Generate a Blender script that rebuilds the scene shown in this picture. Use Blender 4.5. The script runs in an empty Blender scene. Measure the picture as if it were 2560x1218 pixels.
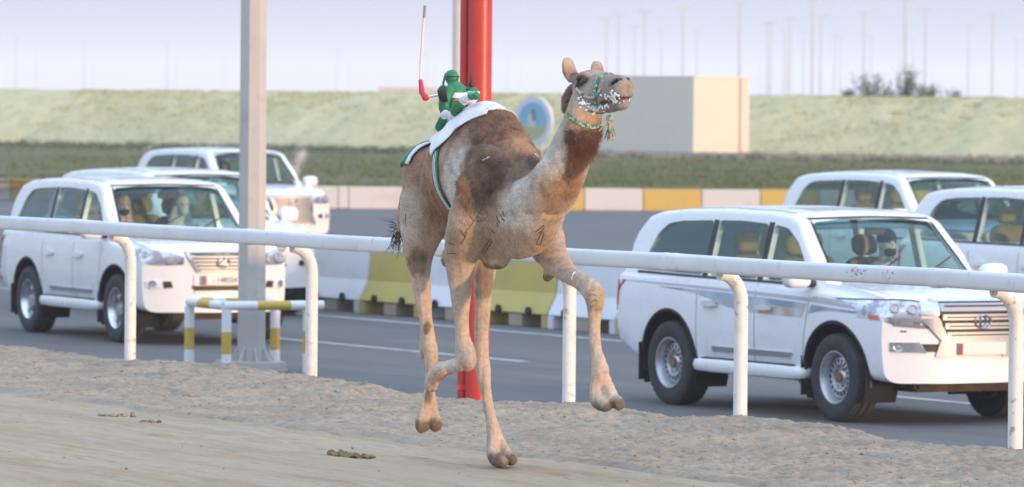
import bpy, bmesh, math, random
import numpy as np
from mathutils import Vector, Matrix
from mathutils.bvhtree import BVHTree
R = math.radians
scene = bpy.context.scene
col = scene.collection
random.seed(7)
rng = np.random.default_rng(7)

# ------------------------------------------------------------------ camera
FPX, XC, YC = 13500.0, 1280.0, 609.0          # focal length and centre in pixels of the 2560 x 1218 photograph
PITCH, ROLL, ZC = math.atan((609 - 235) / FPX), R(0.5), 2.16
CF = Vector((0, math.cos(PITCH), -math.sin(PITCH)))
_u0 = Vector((0, math.sin(PITCH), math.cos(PITCH))); _r0 = Vector((1, 0, 0))
CR = _r0 * math.cos(ROLL) + _u0 * math.sin(ROLL)
CU = -_r0 * math.sin(ROLL) + _u0 * math.cos(ROLL)
CC = Vector((0, 0, ZC))
cam = bpy.data.cameras.new('camera'); cam_o = bpy.data.objects.new('camera', cam); col.objects.link(cam_o)
cam.sensor_width = 36; cam.lens = FPX / 2560 * 36; cam.clip_start = 0.5; cam.clip_end = 20000
cam_o.matrix_world = Matrix(((CR.x, CU.x, -CF.x, 0), (CR.y, CU.y, -CF.y, 0), (CR.z, CU.z, -CF.z, ZC), (0, 0, 0, 1)))
cam.dof.use_dof = True; cam.dof.focus_distance = 30.7; cam.dof.aperture_fstop = 6.0
scene.camera = cam_o

# ------------------------------------------------------------------ sky, sun, exposure
SUN_AZ, SUN_EL = R(50), R(5.5)                 # sun stands behind the camera, 50 degrees to the right
sun_dir = Vector((math.sin(SUN_AZ) * math.cos(SUN_EL), -math.cos(SUN_AZ) * math.cos(SUN_EL), math.sin(SUN_EL)))
world = bpy.data.worlds.new('World'); scene.world = world; world.use_nodes = True
wn = world.node_tree.nodes; wl = world.node_tree.links
bg = wn['Background']
sky = wn.new('ShaderNodeTexSky'); sky.sky_type = 'NISHITA'; sky.sun_disc = False
sky.sun_elevation = SUN_EL; sky.sun_rotation = math.pi - SUN_AZ
sky.air_density = 1.3; sky.dust_density = 1.2; sky.ozone_density = 3.0; sky.altitude = 0
mixc = wn.new('ShaderNodeMix'); mixc.data_type = 'RGBA'; mixc.inputs[0].default_value = 0.80
tcw = wn.new('ShaderNodeTexCoord'); sxyz = wn.new('ShaderNodeSeparateXYZ'); wl.new(tcw.outputs['Generated'], sxyz.inputs[0])
mrw = wn.new('ShaderNodeMapRange'); mrw.inputs[1].default_value = 0.03; mrw.inputs[2].default_value = 0.6; mrw.interpolation_type = 'SMOOTHSTEP'; wl.new(sxyz.outputs['Z'], mrw.inputs[0])
hzc = wn.new('ShaderNodeMix'); hzc.data_type = 'RGBA'; wl.new(mrw.outputs[0], hzc.inputs[0])     # milky dust haze, clearer and bluer overhead
hzc.inputs[6].default_value = (3.6, 4.1, 5.5, 1); hzc.inputs[7].default_value = (8.9, 11.2, 14.8, 1); wl.new(hzc.outputs[2], mixc.inputs[7])
wl.new(sky.outputs[0], mixc.inputs[6]); wl.new(mixc.outputs[2], bg.inputs[0]); bg.inputs[1].default_value = 0.11
sun = bpy.data.lights.new('sun', 'SUN'); sun.energy = 2.6; sun.angle = R(2.0); sun.color = (1.0, 0.63, 0.35)
sun_o = bpy.data.objects.new('sun', sun); col.objects.link(sun_o)
sun_o.rotation_euler = sun_dir.to_track_quat('Z', 'Y').to_euler()
vs = scene.view_settings
vs.view_transform = 'Standard'; vs.look = 'None'; vs.gamma = 1.0; vs.use_curve_mapping = False
vs.exposure = 0.5
scene.cycles.volume_bounces = 1
scene.cycles.max_bounces = 8; scene.cycles.transparent_max_bounces = 24

# ------------------------------------------------------------------ pixel to place
def ray(px, py):
    return CF + CR * ((px - XC) / FPX) + CU * ((YC - py) / FPX)
def at_z(px, py, z):
    d = ray(px, py); return CC + d * ((z - CC.z) / d.z)
def at_Y(px, py, Y):
    d = ray(px, py); return CC + d * (Y / d.y)
def proj(p):
    v = Vector(p) - CC; k = FPX / v.dot(CF); return XC + k * v.dot(CR), YC - k * v.dot(CU), k

# ------------------------------------------------------------------ the frame of the track
HEAD = R(30)                                  # the track, the rail and the road run 30 degrees off the line of sight
TD = Vector((math.sin(HEAD), -math.cos(HEAD), 0))   # along the track, towards the camera and to the right
TN = Vector((math.cos(HEAD), math.sin(HEAD), 0))    # across, away from the camera
Z_ROAD = -0.78
CREST = 0.06
TO = at_z(1845, 1046, CREST); TO.z = 0        # origin: foot of a rail post on the crest of the sand bank
def tw(s, q, z=0.0):
    p = TO + TD * s + TN * q; return Vector((p.x, p.y, z))
def to_track(p):
    v = Vector(p) - TO; return v.dot(TD), v.dot(TN)

# ------------------------------------------------------------------ helpers: objects
def tag(o, label=None, cat=None, group=None, kind=None):
    if label: o['label'] = label
    if cat: o['category'] = cat
    if group: o['group'] = group
    if kind: o['kind'] = kind
    return o
def link(name, me, m=None, parent=None, loc=None, smooth=None):
    o = bpy.data.objects.new(name, me); col.objects.link(o)
    if m is not None:
        me.materials.clear()
        for x in (m if isinstance(m, (list, tuple)) else [m]): me.materials.append(x)
    if parent is not None: o.parent = parent
    if loc is not None: o.location = loc
    if smooth is not None: shade(me, smooth)
    return o
def shade(me, angle=35):
    me.polygons.foreach_set('use_smooth', [True] * len(me.polygons))
    if angle < 180:
        try: me.set_sharp_from_angle(angle=R(angle))
        except Exception: pass
    me.update()
def empty(name, loc=(0, 0, 0), rz=0.0):
    o = bpy.data.objects.new(name, None); col.objects.link(o)
    o.location = loc; o.rotation_euler = (0, 0, rz); o.empty_display_size = 0.1
    return o
def mesh_from(name, V, F):
    me = bpy.data.meshes.new(name)
    me.from_pydata([tuple(v) for v in V], [], [tuple(f) for f in F]); me.update()
    return me
class MB:
    """collects shapes, builds ONE mesh"""
    def __init__(s): s.V = []; s.F = []; s.M = []
    def add(s, V, F, mi=0):
        b = len(s.V); s.V += [Vector(v) for v in V]
        s.F += [tuple(b + i for i in f) for f in F]; s.M += [mi] * len(F); return s
    def box(s, c, d, rz=0.0, mat=None, mi=0, taper=1.0):
        hx, hy, hz = d[0] / 2, d[1] / 2, d[2] / 2
        V = [Vector((x * hx * (taper if z > 0 else 1), y * hy * (taper if z > 0 else 1), z * hz)) for z in (-1, 1) for y in (-1, 1) for x in (-1, 1)]
        M = mat if mat is not None else Matrix.Rotation(rz, 3, 'Z')
        V = [M @ v + Vector(c) for v in V]
        return s.add(V, [(0, 2, 3, 1), (4, 5, 7, 6), (0, 1, 5, 4), (2, 6, 7, 3), (0, 4, 6, 2), (1, 3, 7, 5)], mi)
    def tube(s, pts, radii, n=12, caps=True, mi=0, flat=1.0, up=None, twist=0.0):
        pts = [Vector(p) for p in pts]
        if not hasattr(radii, '__len__'): radii = [radii] * len(pts)
        rings = []; prev = None
        for i, p in enumerate(pts):
            a = pts[max(0, i - 1)]; b = pts[min(len(pts) - 1, i + 1)]
            t = (b - a).normalized()
            if prev is None:
                ref = Vector(up) if up is not None else (Vector((0, 0, 1)) if abs(t.z) < 0.9 else Vector((1, 0, 0)))
                e1 = (ref - t * ref.dot(t)).normalized()
            else:
                e1 = (prev - t * prev.dot(t))
                e1 = e1.normalized() if e1.length > 1e-6 else prev
            prev = e1; e2 = t.cross(e1)
            r = radii[i]; ra, rb = (r if hasattr(r, '__len__') else (r, r * flat))
            rings.append([p + e1 * (ra * math.cos(2 * math.pi * k / n + twist)) + e2 * (rb * math.sin(2 * math.pi * k / n + twist)) for k in range(n)])
        V = [v for rg in rings for v in rg]; F = []
        for i in range(len(pts) - 1):
            for k in range(n):
                F.append((i * n + k, i * n + (k + 1) % n, (i + 1) * n + (k + 1) % n, (i + 1) * n + k))
        if caps:
            F.append(tuple(reversed(range(n)))); F.append(tuple((len(pts) - 1) * n + k for k in range(n)))
        return s.add(V, F, mi)
    def lathe(s, prof, n=24, M=None, mi=0, close=False):
        """prof: (radius, height) pairs round the local Z axis"""
        M = M if M is not None else Matrix.Identity(4)
        V = []; F = []; m = len(prof)
        for k in range(n):
            a = 2 * math.pi * k / n
            for r, z in prof: V.append(M @ Vector((r * math.cos(a), r * math.sin(a), z)))
        for k in range(n):
            k2 = (k + 1) % n
            for i in range(m - 1 + (1 if close else 0)):
                i2 = (i + 1) % m
                F.append((k * m + i, k2 * m + i, k2 * m + i2, k * m + i2))
        return s.add(V, F, mi)
    def ball(s, c, r, M=None, n=10, m=16, mi=0):
        r = r if hasattr(r, '__len__') else (r, r, r)
        M = M if M is not None else Matrix.Identity(3)
        V = []; F = []
        for i in range(n + 1):
            th = math.pi * i / n
            for k in range(m):
                a = 2 * math.pi * k / m
                V.append(M @ Vector((r[0] * math.sin(th) * math.cos(a), r[1] * math.sin(th) * math.sin(a), r[2] * math.cos(th))) + Vector(c))
        for i in range(n):
            for k in range(m):
                F.append((i * m + k, (i + 1) * m + k, (i + 1) * m + (k + 1) % m, i * m + (k + 1) % m))
        return s.add(V, F, mi)
    def prism(s, poly, axis, a, b, mi=0):
        """poly: 2-D outline; extruded along axis ('x','y','z') from a to b"""
        def P(u, v, w):
            return {'x': (w, u, v), 'y': (u, w, v), 'z': (u, v, w)}[axis]
        n = len(poly)
        V = [P(u, v, a) for u, v in poly] + [P(u, v, b) for u, v in poly]
        F = [tuple(range(n)), tuple(reversed(range(n, 2 * n)))] + [(i, n + i, n + (i + 1) % n, (i + 1) % n) for i in range(n)]
        return s.add(V, F, mi)
    def mesh(s, name='m', fix=True, weld=0.0):
        me = mesh_from(name, s.V, s.F)
        me.polygons.foreach_set('material_index', s.M)
        if fix or weld:
            bm = bmesh.new(); bm.from_mesh(me)
            if weld: bmesh.ops.remove_doubles(bm, verts=bm.verts, dist=weld)
            bmesh.ops.recalc_face_normals(bm, faces=bm.faces); bm.to_mesh(me); bm.free()
        return me
    def build(s, name, m, parent=None, smooth=None, loc=None, fix=True, bevel=0.0):
        me = s.mesh(name, fix)
        if bevel:
            bm = bmesh.new(); bm.from_mesh(me)
            es = [e for e in bm.edges if e.is_manifold and e.calc_face_angle(0) > R(30)]
            bmesh.ops.bevel(bm, geom=es, offset=bevel, segments=2, affect='EDGES', clamp_overlap=True)
            bm.to_mesh(me); bm.free()
        return link(name, me, m, parent, loc, smooth)
def children(o): return [c for c in bpy.data.objects if c.parent == o]
def copy_tree(o, parent=None):
    c = o.copy(); col.objects.link(c); c.parent = parent
    for ch in list(o.children): copy_tree(ch, c)
    return c
def lerp(a, b, t): return a + (b - a) * t
def sstep(a, b, x):
    t = min(1.0, max(0.0, (x - a) / (b - a))); return t * t * (3 - 2 * t)
def interp(x, xs, ys): return float(np.interp(x, xs, ys))

# ------------------------------------------------------------------ numpy noise
def vnoise(x, y, seed=0):
    xi = np.floor(x).astype(np.int64); yi = np.floor(y).astype(np.int64)
    xf = x - xi; yf = y - yi
    u = xf * xf * xf * (xf * (xf * 6 - 15) + 10); v = yf * yf * yf * (yf * (yf * 6 - 15) + 10)
    def h(a, b):
        n = (a * 374761393 + b * 668265263 + seed * 974634777) & 0xffffffff
        n = ((n ^ (n >> 13)) * 1274126177) & 0xffffffff
        return ((n ^ (n >> 16)) & 0xffff) / 65535.0
    a = h(xi, yi); b = h(xi + 1, yi); c = h(xi, yi + 1); d = h(xi + 1, yi + 1)
    return (a + (b - a) * u) * (1 - v) + (c + (d - c) * u) * v - 0.5
def fbm(x, y, octs=4, seed=0, gain=0.5):
    r = 0 * x; a = 1.0
    for k in range(octs):
        r = r + a * vnoise(x * 2 ** k, y * 2 ** k, seed + k * 17); a *= gain
    return r

# ------------------------------------------------------------------ helpers: materials
MATS = {}
def mat(name, c, rough=0.6, metal=0.0, spec=None, noise=None, bump=None, coat=0.0, emit=None, attr=None, stretch=None, var=None, rvar=None):
    """noise=(scale, second colour, contrast low, high); bump=(scale, strength); var=(scale, amount) brightness wobble"""
    if name in MATS: return MATS[name]
    m = bpy.data.materials.new(name); m.use_nodes = True; MATS[name] = m
    nt = m.node_tree; N = nt.nodes; L = nt.links; b = N['Principled BSDF']
    b.inputs['Base Color'].default_value = (*c, 1); b.inputs['Roughness'].default_value = rough
    b.inputs['Metallic'].default_value = metal
    if spec is not None: b.inputs['Specular IOR Level'].default_value = spec
    if coat: b.inputs['Coat Weight'].default_value = coat; b.inputs['Coat Roughness'].default_value = 0.08
    if emit: b.inputs['Emission Color'].default_value = (*emit[0], 1); b.inputs['Emission Strength'].default_value = emit[1]
    tc = N.new('ShaderNodeTexCoord'); vec = tc.outputs['Object']
    if stretch:
        mp = N.new('ShaderNodeMapping'); mp.inputs['Scale'].default_value = stretch[:3]
        if len(stretch) > 3: mp.inputs['Rotation'].default_value = (0, 0, stretch[3])
        L.new(vec, mp.inputs[0]); vec = mp.outputs[0]
    cur = None
    if attr:
        at = N.new('ShaderNodeAttribute'); at.attribute_name = attr; cur = at.outputs['Color']
    if noise:
        layers = noise if isinstance(noise, list) else [noise]
        for (sc, c2, lo, hi) in layers:
            tx = N.new('ShaderNodeTexNoise'); tx.inputs['Scale'].default_value = sc; tx.inputs['Detail'].default_value = 6; tx.inputs['Roughness'].default_value = 0.6
            L.new(vec, tx.inputs['Vector'])
            rp = N.new('ShaderNodeMapRange'); rp.inputs[1].default_value = lo; rp.inputs[2].default_value = hi; L.new(tx.outputs['Fac'], rp.inputs[0])
            mx = N.new('ShaderNodeMix'); mx.data_type = 'RGBA'; L.new(rp.outputs[0], mx.inputs[0])
            if cur is None: mx.inputs[6].default_value = (*c, 1)
            else: L.new(cur, mx.inputs[6])
            mx.inputs[7].default_value = (*c2, 1); cur = mx.outputs[2]
    if var:
        tx = N.new('ShaderNodeTexNoise'); tx.inputs['Scale'].default_value = var[0]; tx.inputs['Detail'].default_value = 5
        L.new(vec, tx.inputs['Vector'])
        rp = N.new('ShaderNodeMapRange'); rp.inputs[1].default_value = 0.3; rp.inputs[2].default_value = 0.7
        rp.inputs[3].default_value = 1 - var[1]; rp.inputs[4].default_value = 1 + var[1]; L.new(tx.outputs['Fac'], rp.inputs[0])
        vm = N.new('ShaderNodeVectorMath'); vm.operation = 'SCALE'
        if cur is None: vm.inputs[0].default_value = c
        else: L.new(cur, vm.inputs[0])
        L.new(rp.outputs[0], vm.inputs['Scale']); cur = vm.outputs[0]
    if cur is not None: L.new(cur, b.inputs['Base Color'])
    if rvar:
        tx = N.new('ShaderNodeTexNoise'); tx.inputs['Scale'].default_value = rvar[0]; L.new(vec, tx.inputs['Vector'])
        rp = N.new('ShaderNodeMapRange'); rp.inputs[1].default_value = 0.3; rp.inputs[2].default_value = 0.7
        rp.inputs[3].default_value = rough - rvar[1]; rp.inputs[4].default_value = rough + rvar[1]
        L.new(tx.outputs['Fac'], rp.inputs[0]); L.new(rp.outputs[0], b.inputs['Roughness'])
    if bump:
        tx = N.new('ShaderNodeTexNoise'); tx.inputs['Scale'].default_value = bump[0]; tx.inputs['Detail'].default_value = 8; tx.inputs['Roughness'].default_value = 0.65
        L.new(vec, tx.inputs['Vector'])
        bp = N.new('ShaderNodeBump'); bp.inputs['Strength'].default_value = bump[1]; bp.inputs['Distance'].default_value = bump[2] if len(bump) > 2 else 0.02
        L.new(tx.outputs['Fac'], bp.inputs['Height']); L.new(bp.outputs[0], b.inputs['Normal'])
    return m
def glass_mat(name, tint, gloss=0.06):
    if name in MATS: return MATS[name]
    m = bpy.data.materials.new(name); m.use_nodes = True; MATS[name] = m
    N = m.node_tree.nodes; L = m.node_tree.links
    N.remove(N['Principled BSDF']); out = N['Material Output']
    tr = N.new('ShaderNodeBsdfTransparent'); tr.inputs[0].default_value = (*tint, 1)
    gl = N.new('ShaderNodeBsdfGlossy'); gl.inputs['Roughness'].default_value = 0.03
    lw_ = N.new('ShaderNodeLayerWeight'); lw_.inputs['Blend'].default_value = 0.5
    fr = N.new('ShaderNodeMath'); fr.operation = 'POWER'; fr.inputs[1].default_value = 4.0; L.new(lw_.outputs['Facing'], fr.inputs[0])
    mp = N.new('ShaderNodeMath'); mp.operation = 'MULTIPLY_ADD'; mp.inputs[1].default_value = 0.7; mp.inputs[2].default_value = gloss; mp.use_clamp = True
    L.new(fr.outputs[0], mp.inputs[0])
    mx = N.new('ShaderNodeMixShader'); L.new(mp.outputs[0], mx.inputs[0]); L.new(tr.outputs[0], mx.inputs[1]); L.new(gl.outputs[0], mx.inputs[2])
    L.new(mx.outputs[0], out.inputs['Surface'])
    return m
# ------------------------------------------------------------------ ground, track, sand bank, road, verge
M_sand = mat('bank sand', (0.40, 0.322, 0.238), 0.95, spec=0.1, noise=[(1.3, (0.30, 0.25, 0.195), 0.42, 0.68), (9, (0.25, 0.20, 0.152), 0.50, 0.72), (38, (0.15, 0.115, 0.085), 0.58, 0.72)], bump=(55, 0.5, 0.012), var=(160, 0.10))
M_track = mat('track sand', (0.415, 0.33, 0.232), 0.92, spec=0.15, stretch=(0.16, 1.5, 1), noise=[(1.6, (0.36, 0.27, 0.175), 0.45, 0.60), (6, (0.415, 0.345, 0.265), 0.5, 0.66), (20, (0.33, 0.24, 0.155), 0.54, 0.70), (85, (0.25, 0.18, 0.12), 0.60, 0.78)], bump=(60, 0.4, 0.010))
M_road = mat('asphalt', (0.115, 0.116, 0.118), 0.88, spec=0.25, stretch=(0.12, 1, 1), noise=[(0.7, (0.15, 0.146, 0.14), 0.4, 0.7), (3.0, (0.095, 0.096, 0.10), 0.5, 0.75)], bump=(300, 0.25, 0.004))
M_line = mat('road paint', (0.46, 0.47, 0.48), 0.8, noise=(3, (0.2, 0.2, 0.2), 0.5, 0.75))
M_plain = mat('desert plain', (0.42, 0.36, 0.28), 0.95)
M_verge = mat('verge earth', (0.165, 0.14, 0.075), 0.95, spec=0.1, noise=[(0.16, (0.095, 0.12, 0.035), 0.40, 0.60), (0.9, (0.23, 0.18, 0.11), 0.55, 0.75)], bump=(4, 0.6, 0.2))
M_bank = mat('dry grass bank', (0.58, 0.515, 0.29), 0.95, spec=0.1, noise=[(0.28, (0.65, 0.57, 0.33), 0.40, 0.66), (1.6, (0.46, 0.435, 0.22), 0.52, 0.76)], bump=(3, 0.8, 0.25))
TRK = math.atan2(TD.y, TD.x)
def track_empty_matrix():
    return Matrix.Translation(TO) @ Matrix.Rotation(TRK, 4, 'Z')   # local x = s, local y = q
def grid_mesh(name, ss, qs, zf):
    S, Q = np.meshgrid(ss, qs, indexing='ij'); Z = zf(S, Q)
    n, m = S.shape
    co = np.stack([S, Q, Z], -1).reshape(-1, 3)
    idx = np.arange(n * m).reshape(n, m)
    F = np.stack([idx[:-1, :-1], idx[1:, :-1], idx[1:, 1:], idx[:-1, 1:]], -1).reshape(-1, 4)
    me = bpy.data.meshes.new(name)
    me.vertices.add(len(co)); me.vertices.foreach_set('co', co.ravel())
    me.loops.add(F.size); me.loops.foreach_set('vertex_index', F.ravel().astype(np.int32))
    me.polygons.add(len(F)); me.polygons.foreach_set('loop_start', np.arange(0, F.size, 4, dtype=np.int32))
    me.update(calc_edges=True); me.validate()
    return me
def put_track(o):
    o.matrix_world = track_empty_matrix(); return o
def struct(name, me, m, smooth=180):
    o = link(name, me, m); shade(me, smooth); o['kind'] = 'structure'; return o
def multi(*segs):
    out = []
    for a, b, st in segs: out.append(np.arange(a, b - 1e-6, st))
    out.append(np.array([segs[-1][1]])); return np.concatenate(out)

QT = -2.64
CLODS = []
for _ in range(420):
    CLODS.append((random.uniform(-12, 7), random.uniform(-2.5, 0.25), random.uniform(0.02, 0.07), random.uniform(0.3, 1.0)))
CRESTS = np.array([(-9.85, .0), (-8.89, .007), (-8.04, .026), (-7.02, .044), (-5.9, .039), (-5.09, .012), (-4.48, -.015), (-3.71, -.017), (-2.75, .012), (-2.12, .040), (-1.56, .062), (-1.14, .039), (-.89, .0), (-.39, .042), (.08, .066), (.63, .074), (1.28, .06), (1.55, .021), (2.17, .021), (2.52, .027), (3.5, .05)])
def crest_h(S): return np.interp(S, CRESTS[:, 0], CRESTS[:, 1])
def bank_z(S, Q):
    Qw = Q + 0.18 * fbm(S * 0.7, Q * 0.5, 3, 3) + 0.05 * fbm(S * 4, Q * 4, 2, 4)
    ch = 0.012 + crest_h(S) + 0.02 * fbm(S * 3.3, Q * 0 + 3.3, 3, 11)
    up = np.clip((Qw - QT) / 2.45, 0, 1)
    z = ch * (0.35 * up + 0.65 * up * up * (3 - 2 * up))
    dn = np.clip((Qw + 0.05) / 1.5, 0, 1)
    z = z - (ch - Z_ROAD + 0.05) * dn * dn * (3 - 2 * dn)
    env = np.clip((Q - QT + 0.1) / 0.35, 0, 1) * np.clip((1.5 - Q) / 0.4, 0, 1)
    r = 0.022 * fbm(S * 2.0, Q * 2.6, 2, 21) + 0.010 * fbm(S * 7, Q * 10, 2, 31) + 0.015 * fbm(S * 20, Q * 26, 3, 41)
    r = r - 0.07 * np.maximum(0, vnoise(S * 11, Q * 19, 51) - 0.24) - 0.07 * np.maximum(0, vnoise(S * 17 + 7, Q * 28, 59) - 0.26) + 0.012 * np.maximum(0, vnoise(S * 40, Q * 40, 53) - .1)
    r = r * (0.75 + 0.35 * up)
    sink = 0.06 * np.clip((QT - 0.10 - Q) / 0.12, 0, 1)
    r = r + 0.018 * fbm(S * 15, Q * 34, 2, 57) * np.clip(fbm(S * 1.3, Q * 2.2, 2, 58) + .75, .35, 1.3)
    ridge = 0.030 * np.exp(-((Qw - QT - 0.02) / 0.07) ** 2)          # the pressed lip at the toe
    return z + env * r + ridge - 0.004 - sink
ss_f = multi((-60, -14, 0.6), (-14, 8, 0.021), (8, 30, 0.6))
qs_f = multi((-2.9, 0.5, 0.0155), (0.5, 1.9, 0.06))
bm_me = grid_mesh('sand_bank', ss_f, qs_f, bank_z)
sand_bank = put_track(struct('sand_bank', bm_me, M_sand))
def track_z(S, Q):
    st = 0.018 * fbm(S * 0.25, Q * 4.5, 3, 61) + 0.010 * fbm(S * 1.1, Q * 15, 3, 71) + 0.007 * fbm(S * 6, Q * 24, 2, 81)
    rough = np.clip(fbm(S * 0.3, Q * 0.9, 2, 91) * 2.2 + 0.2, 0, 1)
    st = st + rough * 0.016 * fbm(S * 5, Q * 16, 3, 95) + 0.004 * fbm(S * 9, Q * 30, 2, 99)
    near = np.clip((Q + 9) / 2, 0, 1)
    return st * near * 0.75 - 0.004
tr_me = grid_mesh('race_track', multi((-80, -14, 2.0), (-14, 8, 0.035), (8, 40, 2.0)), multi((-60, -8, 2.0), (-8, QT - 0.1, 0.022), (QT - 0.1, QT + 0.2, 0.05)), track_z)
put_track(struct('race_track', tr_me, M_track))
# road, 78 cm lower than the track
def road_z(S, Q): return 0 * S + Z_ROAD
put_track(struct('road', grid_mesh('road', np.linspace(-260, 60, 65), np.linspace(0.9, 130, 40), road_z), M_road))
def strip(name, s0, s1, q0, q1):
    put_track(struct(name, grid_mesh(name, np.linspace(s0, s1, 8), np.array([q0, q1]), lambda S, Q: 0 * S + Z_ROAD + 0.004), M_line))
for s0, s1 in ((-60, -52), (-44, -36), (-27.5, -21.55), (-14.5, -8.5), (0, 6)): strip('lane_marking', s0, s1, 10.83, 10.97)
strip('edge_marking', -120, 60, 14.42, 14.56)
# everything beyond: one sheet to the horizon
me = mesh_from('desert_plain', [(-9000, -600, Z_ROAD - .03), (9000, -600, Z_ROAD - .03), (9000, 12000, Z_ROAD - .03), (-9000, 12000, Z_ROAD - .03)], [(0, 1, 2, 3)])
struct('desert_plain', me, M_plain)
# raised verge behind the far kerb
KL = at_z(845, 522, Z_ROAD); KR = at_z(2600, 534.6, Z_ROAD)
KD = (KR - KL).normalized(); KN = Vector((-KD.y, KD.x, 0))
Z_V = -0.24
def rounded_corner():
    c = KL + KN * 7.0; pts = []
    for k in range(13):
        a = math.pi / 2 * k / 12
        pts.append(c + KD * (-7.0 * math.sin(a)) - KN * (7.0 * math.cos(a)))
    return pts
corner = rounded_corner()                      # from the straight kerb round to the left and away
BL = at_z(200, 362, Z_V); BR = at_z(2400, 399, Z_V); BD = (BR - BL).normalized(); BN = Vector((-BD.y, BD.x, 0))
vp = [KL + KD * 60 + KN * 0.02] + [p + (KL + KN * 7.0 - p).normalized() * 0.02 for p in corner] + [corner[-1] + KN * 2 - KD * 80, BL - BD * 140 + BN * 3, BR + BD * 120 + BN * 3]
# a dense sheet so the ground can undulate
def in_poly(x, y, P):
    c = False; j = len(P) - 1
    for i in range(len(P)):
        if (P[i].y > y) != (P[j].y > y) and x < (P[j].x - P[i].x) * (y - P[i].y) / (P[j].y - P[i].y) + P[i].x: c = not c
        j = i
    return c
me = mesh_from('verge', [(p.x, p.y, Z_V) for p in vp], [tuple(range(len(vp)))])
struct('verge', me, M_verge)
# sunlit bank of dry grass that closes the view, its top at eye level
def bank_far():
    us = np.concatenate([np.linspace(-160, -30, 50), np.linspace(-29.7, 70, 330), np.linspace(71, 180, 50)]); vs_ = np.linspace(0, 1, 46)
    V = []; n = len(us); m = len(vs_)
    U, W = np.meshgrid(us, vs_, indexing='ij')
    H = 2.44 + 0.05 * fbm(U * 0.2, W * 0 + 1, 2, 5)
    run = W * 7.5
    Z = Z_V - 0.03 + H * np.sin(np.clip(W, 0, 1) * math.pi / 2) ** 0.9 + (0.16 * fbm(U * 1.6, run * 1.6, 3, 9) + 0.10 * fbm(U * 5, run * 4, 2, 19)) * np.sin(np.clip(W * 1.02, 0, 1) * math.pi) ** .5
    off = 0.5 * fbm(U * 0.35, W * 0, 3, 14)
    for i in range(n):
        for j in range(m):
            p = BL + BD * float(us[i]) + BN * float(run[i, j] + off[i, j] * (1 - vs_[j])); V.append((p.x, p.y, float(Z[i, j])))
    # top runs on as a plateau
    F = [(i * m + j, (i + 1) * m + j, (i + 1) * m + j + 1, i * m + j + 1) for i in range(n - 1) for j in range(m - 1)]
    b = len(V)
    for i in range(n):
        p = BL + BD * float(us[i]) + BN * 60; V.append((p.x, p.y, Z_V + 1.6))
    F += [(i * m + m - 1, (i + 1) * m + m - 1, b + i + 1, b + i) for i in range(n - 1)]
    return mesh_from('grass_bank', V, F)
struct('grass_bank', bank_far(), M_bank)

# ------------------------------------------------------------------ tufts of grass on the verge
def tufts(name, n, m, place, hmin, hmax, blades=7, wid=0.012):
    V = []; F = []
    for _ in range(n):
        p = place()
        if p is None: continue
        hh = random.uniform(hmin, hmax)
        for k in range(blades):
            a = random.uniform(0, 6.283); l = random.uniform(0.2, 0.7) * hh; bx = random.gauss(0, hh * .35); by = random.gauss(0, hh * .35)
            w = wid * random.uniform(.6, 1.4); ca, sa = math.cos(a), math.sin(a); b = len(V)
            V += [(p.x + bx - sa * w, p.y + by + ca * w, p.z - .02), (p.x + bx + sa * w, p.y + by - ca * w, p.z - .02), (p.x + bx + ca * l, p.y + by + sa * l, p.z + hh * random.uniform(.6, 1))]
            F.append((b, b + 1, b + 2))
    return mesh_from(name, V, F)
M_grass = mat('verge grass', (0.105, 0.15, 0.045), 0.8, spec=0.2, noise=(0.25, (0.21, 0.18, 0.08), 0.45, 0.62))
def vplace():
    px = random.uniform(-60, 2620); py = 396 + 74 * random.random() ** 0.8
    if px < 900: py = random.uniform(345 + (px / 900) * 20, 475)
    p = at_z(px, py, Z_V)
    if not in_poly(p.x, p.y, vp): return None
    d = fbm(np.array([p.x * .1]), np.array([p.y * .05]), 2, 33)[0]
    if d < -0.12 and random.random() < .8: return None
    return p
tag(link('verge_grass', tufts('verge_grass', 9000, M_grass, vplace, .05, .16, 6, .02), M_grass), 'rough green grass and weeds on the verge behind the painted kerb', 'grass', kind='stuff')
M_bgr = mat('dry bank grass', (0.58, 0.55, 0.32), 0.85, spec=0.1, noise=(0.5, (0.42, 0.43, 0.21), 0.42, 0.62))
def bplace():
    u = random.uniform(-6, 46); w = random.random() ** .7; run = w * 7.5; p = BL + BD * u + BN * run
    return Vector((p.x, p.y, Z_V - .03 + 2.44 * math.sin(w * math.pi / 2) ** .9))
tag(link('bank_grass', tufts('bank_grass', 9000, M_bgr, bplace, .05, .13, 6, .016), M_bgr), 'pale dry grass tufts covering the long bank', 'grass', kind='stuff')
M_scrub = mat('scrub', (0.09, 0.115, 0.05), 0.8, noise=(1.0, (0.14, 0.14, 0.07), .4, .65))
def splace():
    px = random.uniform(-60, 2620); p = at_z(px, 0.5 * 0 + 362 + (px - 200) / 2200 * 37 + random.gauss(5, 3), Z_V); 
    return p
tag(link('weeds', tufts('weeds', 1300, M_scrub, splace, .10, .34, 12, .03), M_scrub), 'dark weeds growing along the foot of the dry grass bank', 'weeds', kind='stuff')
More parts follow.
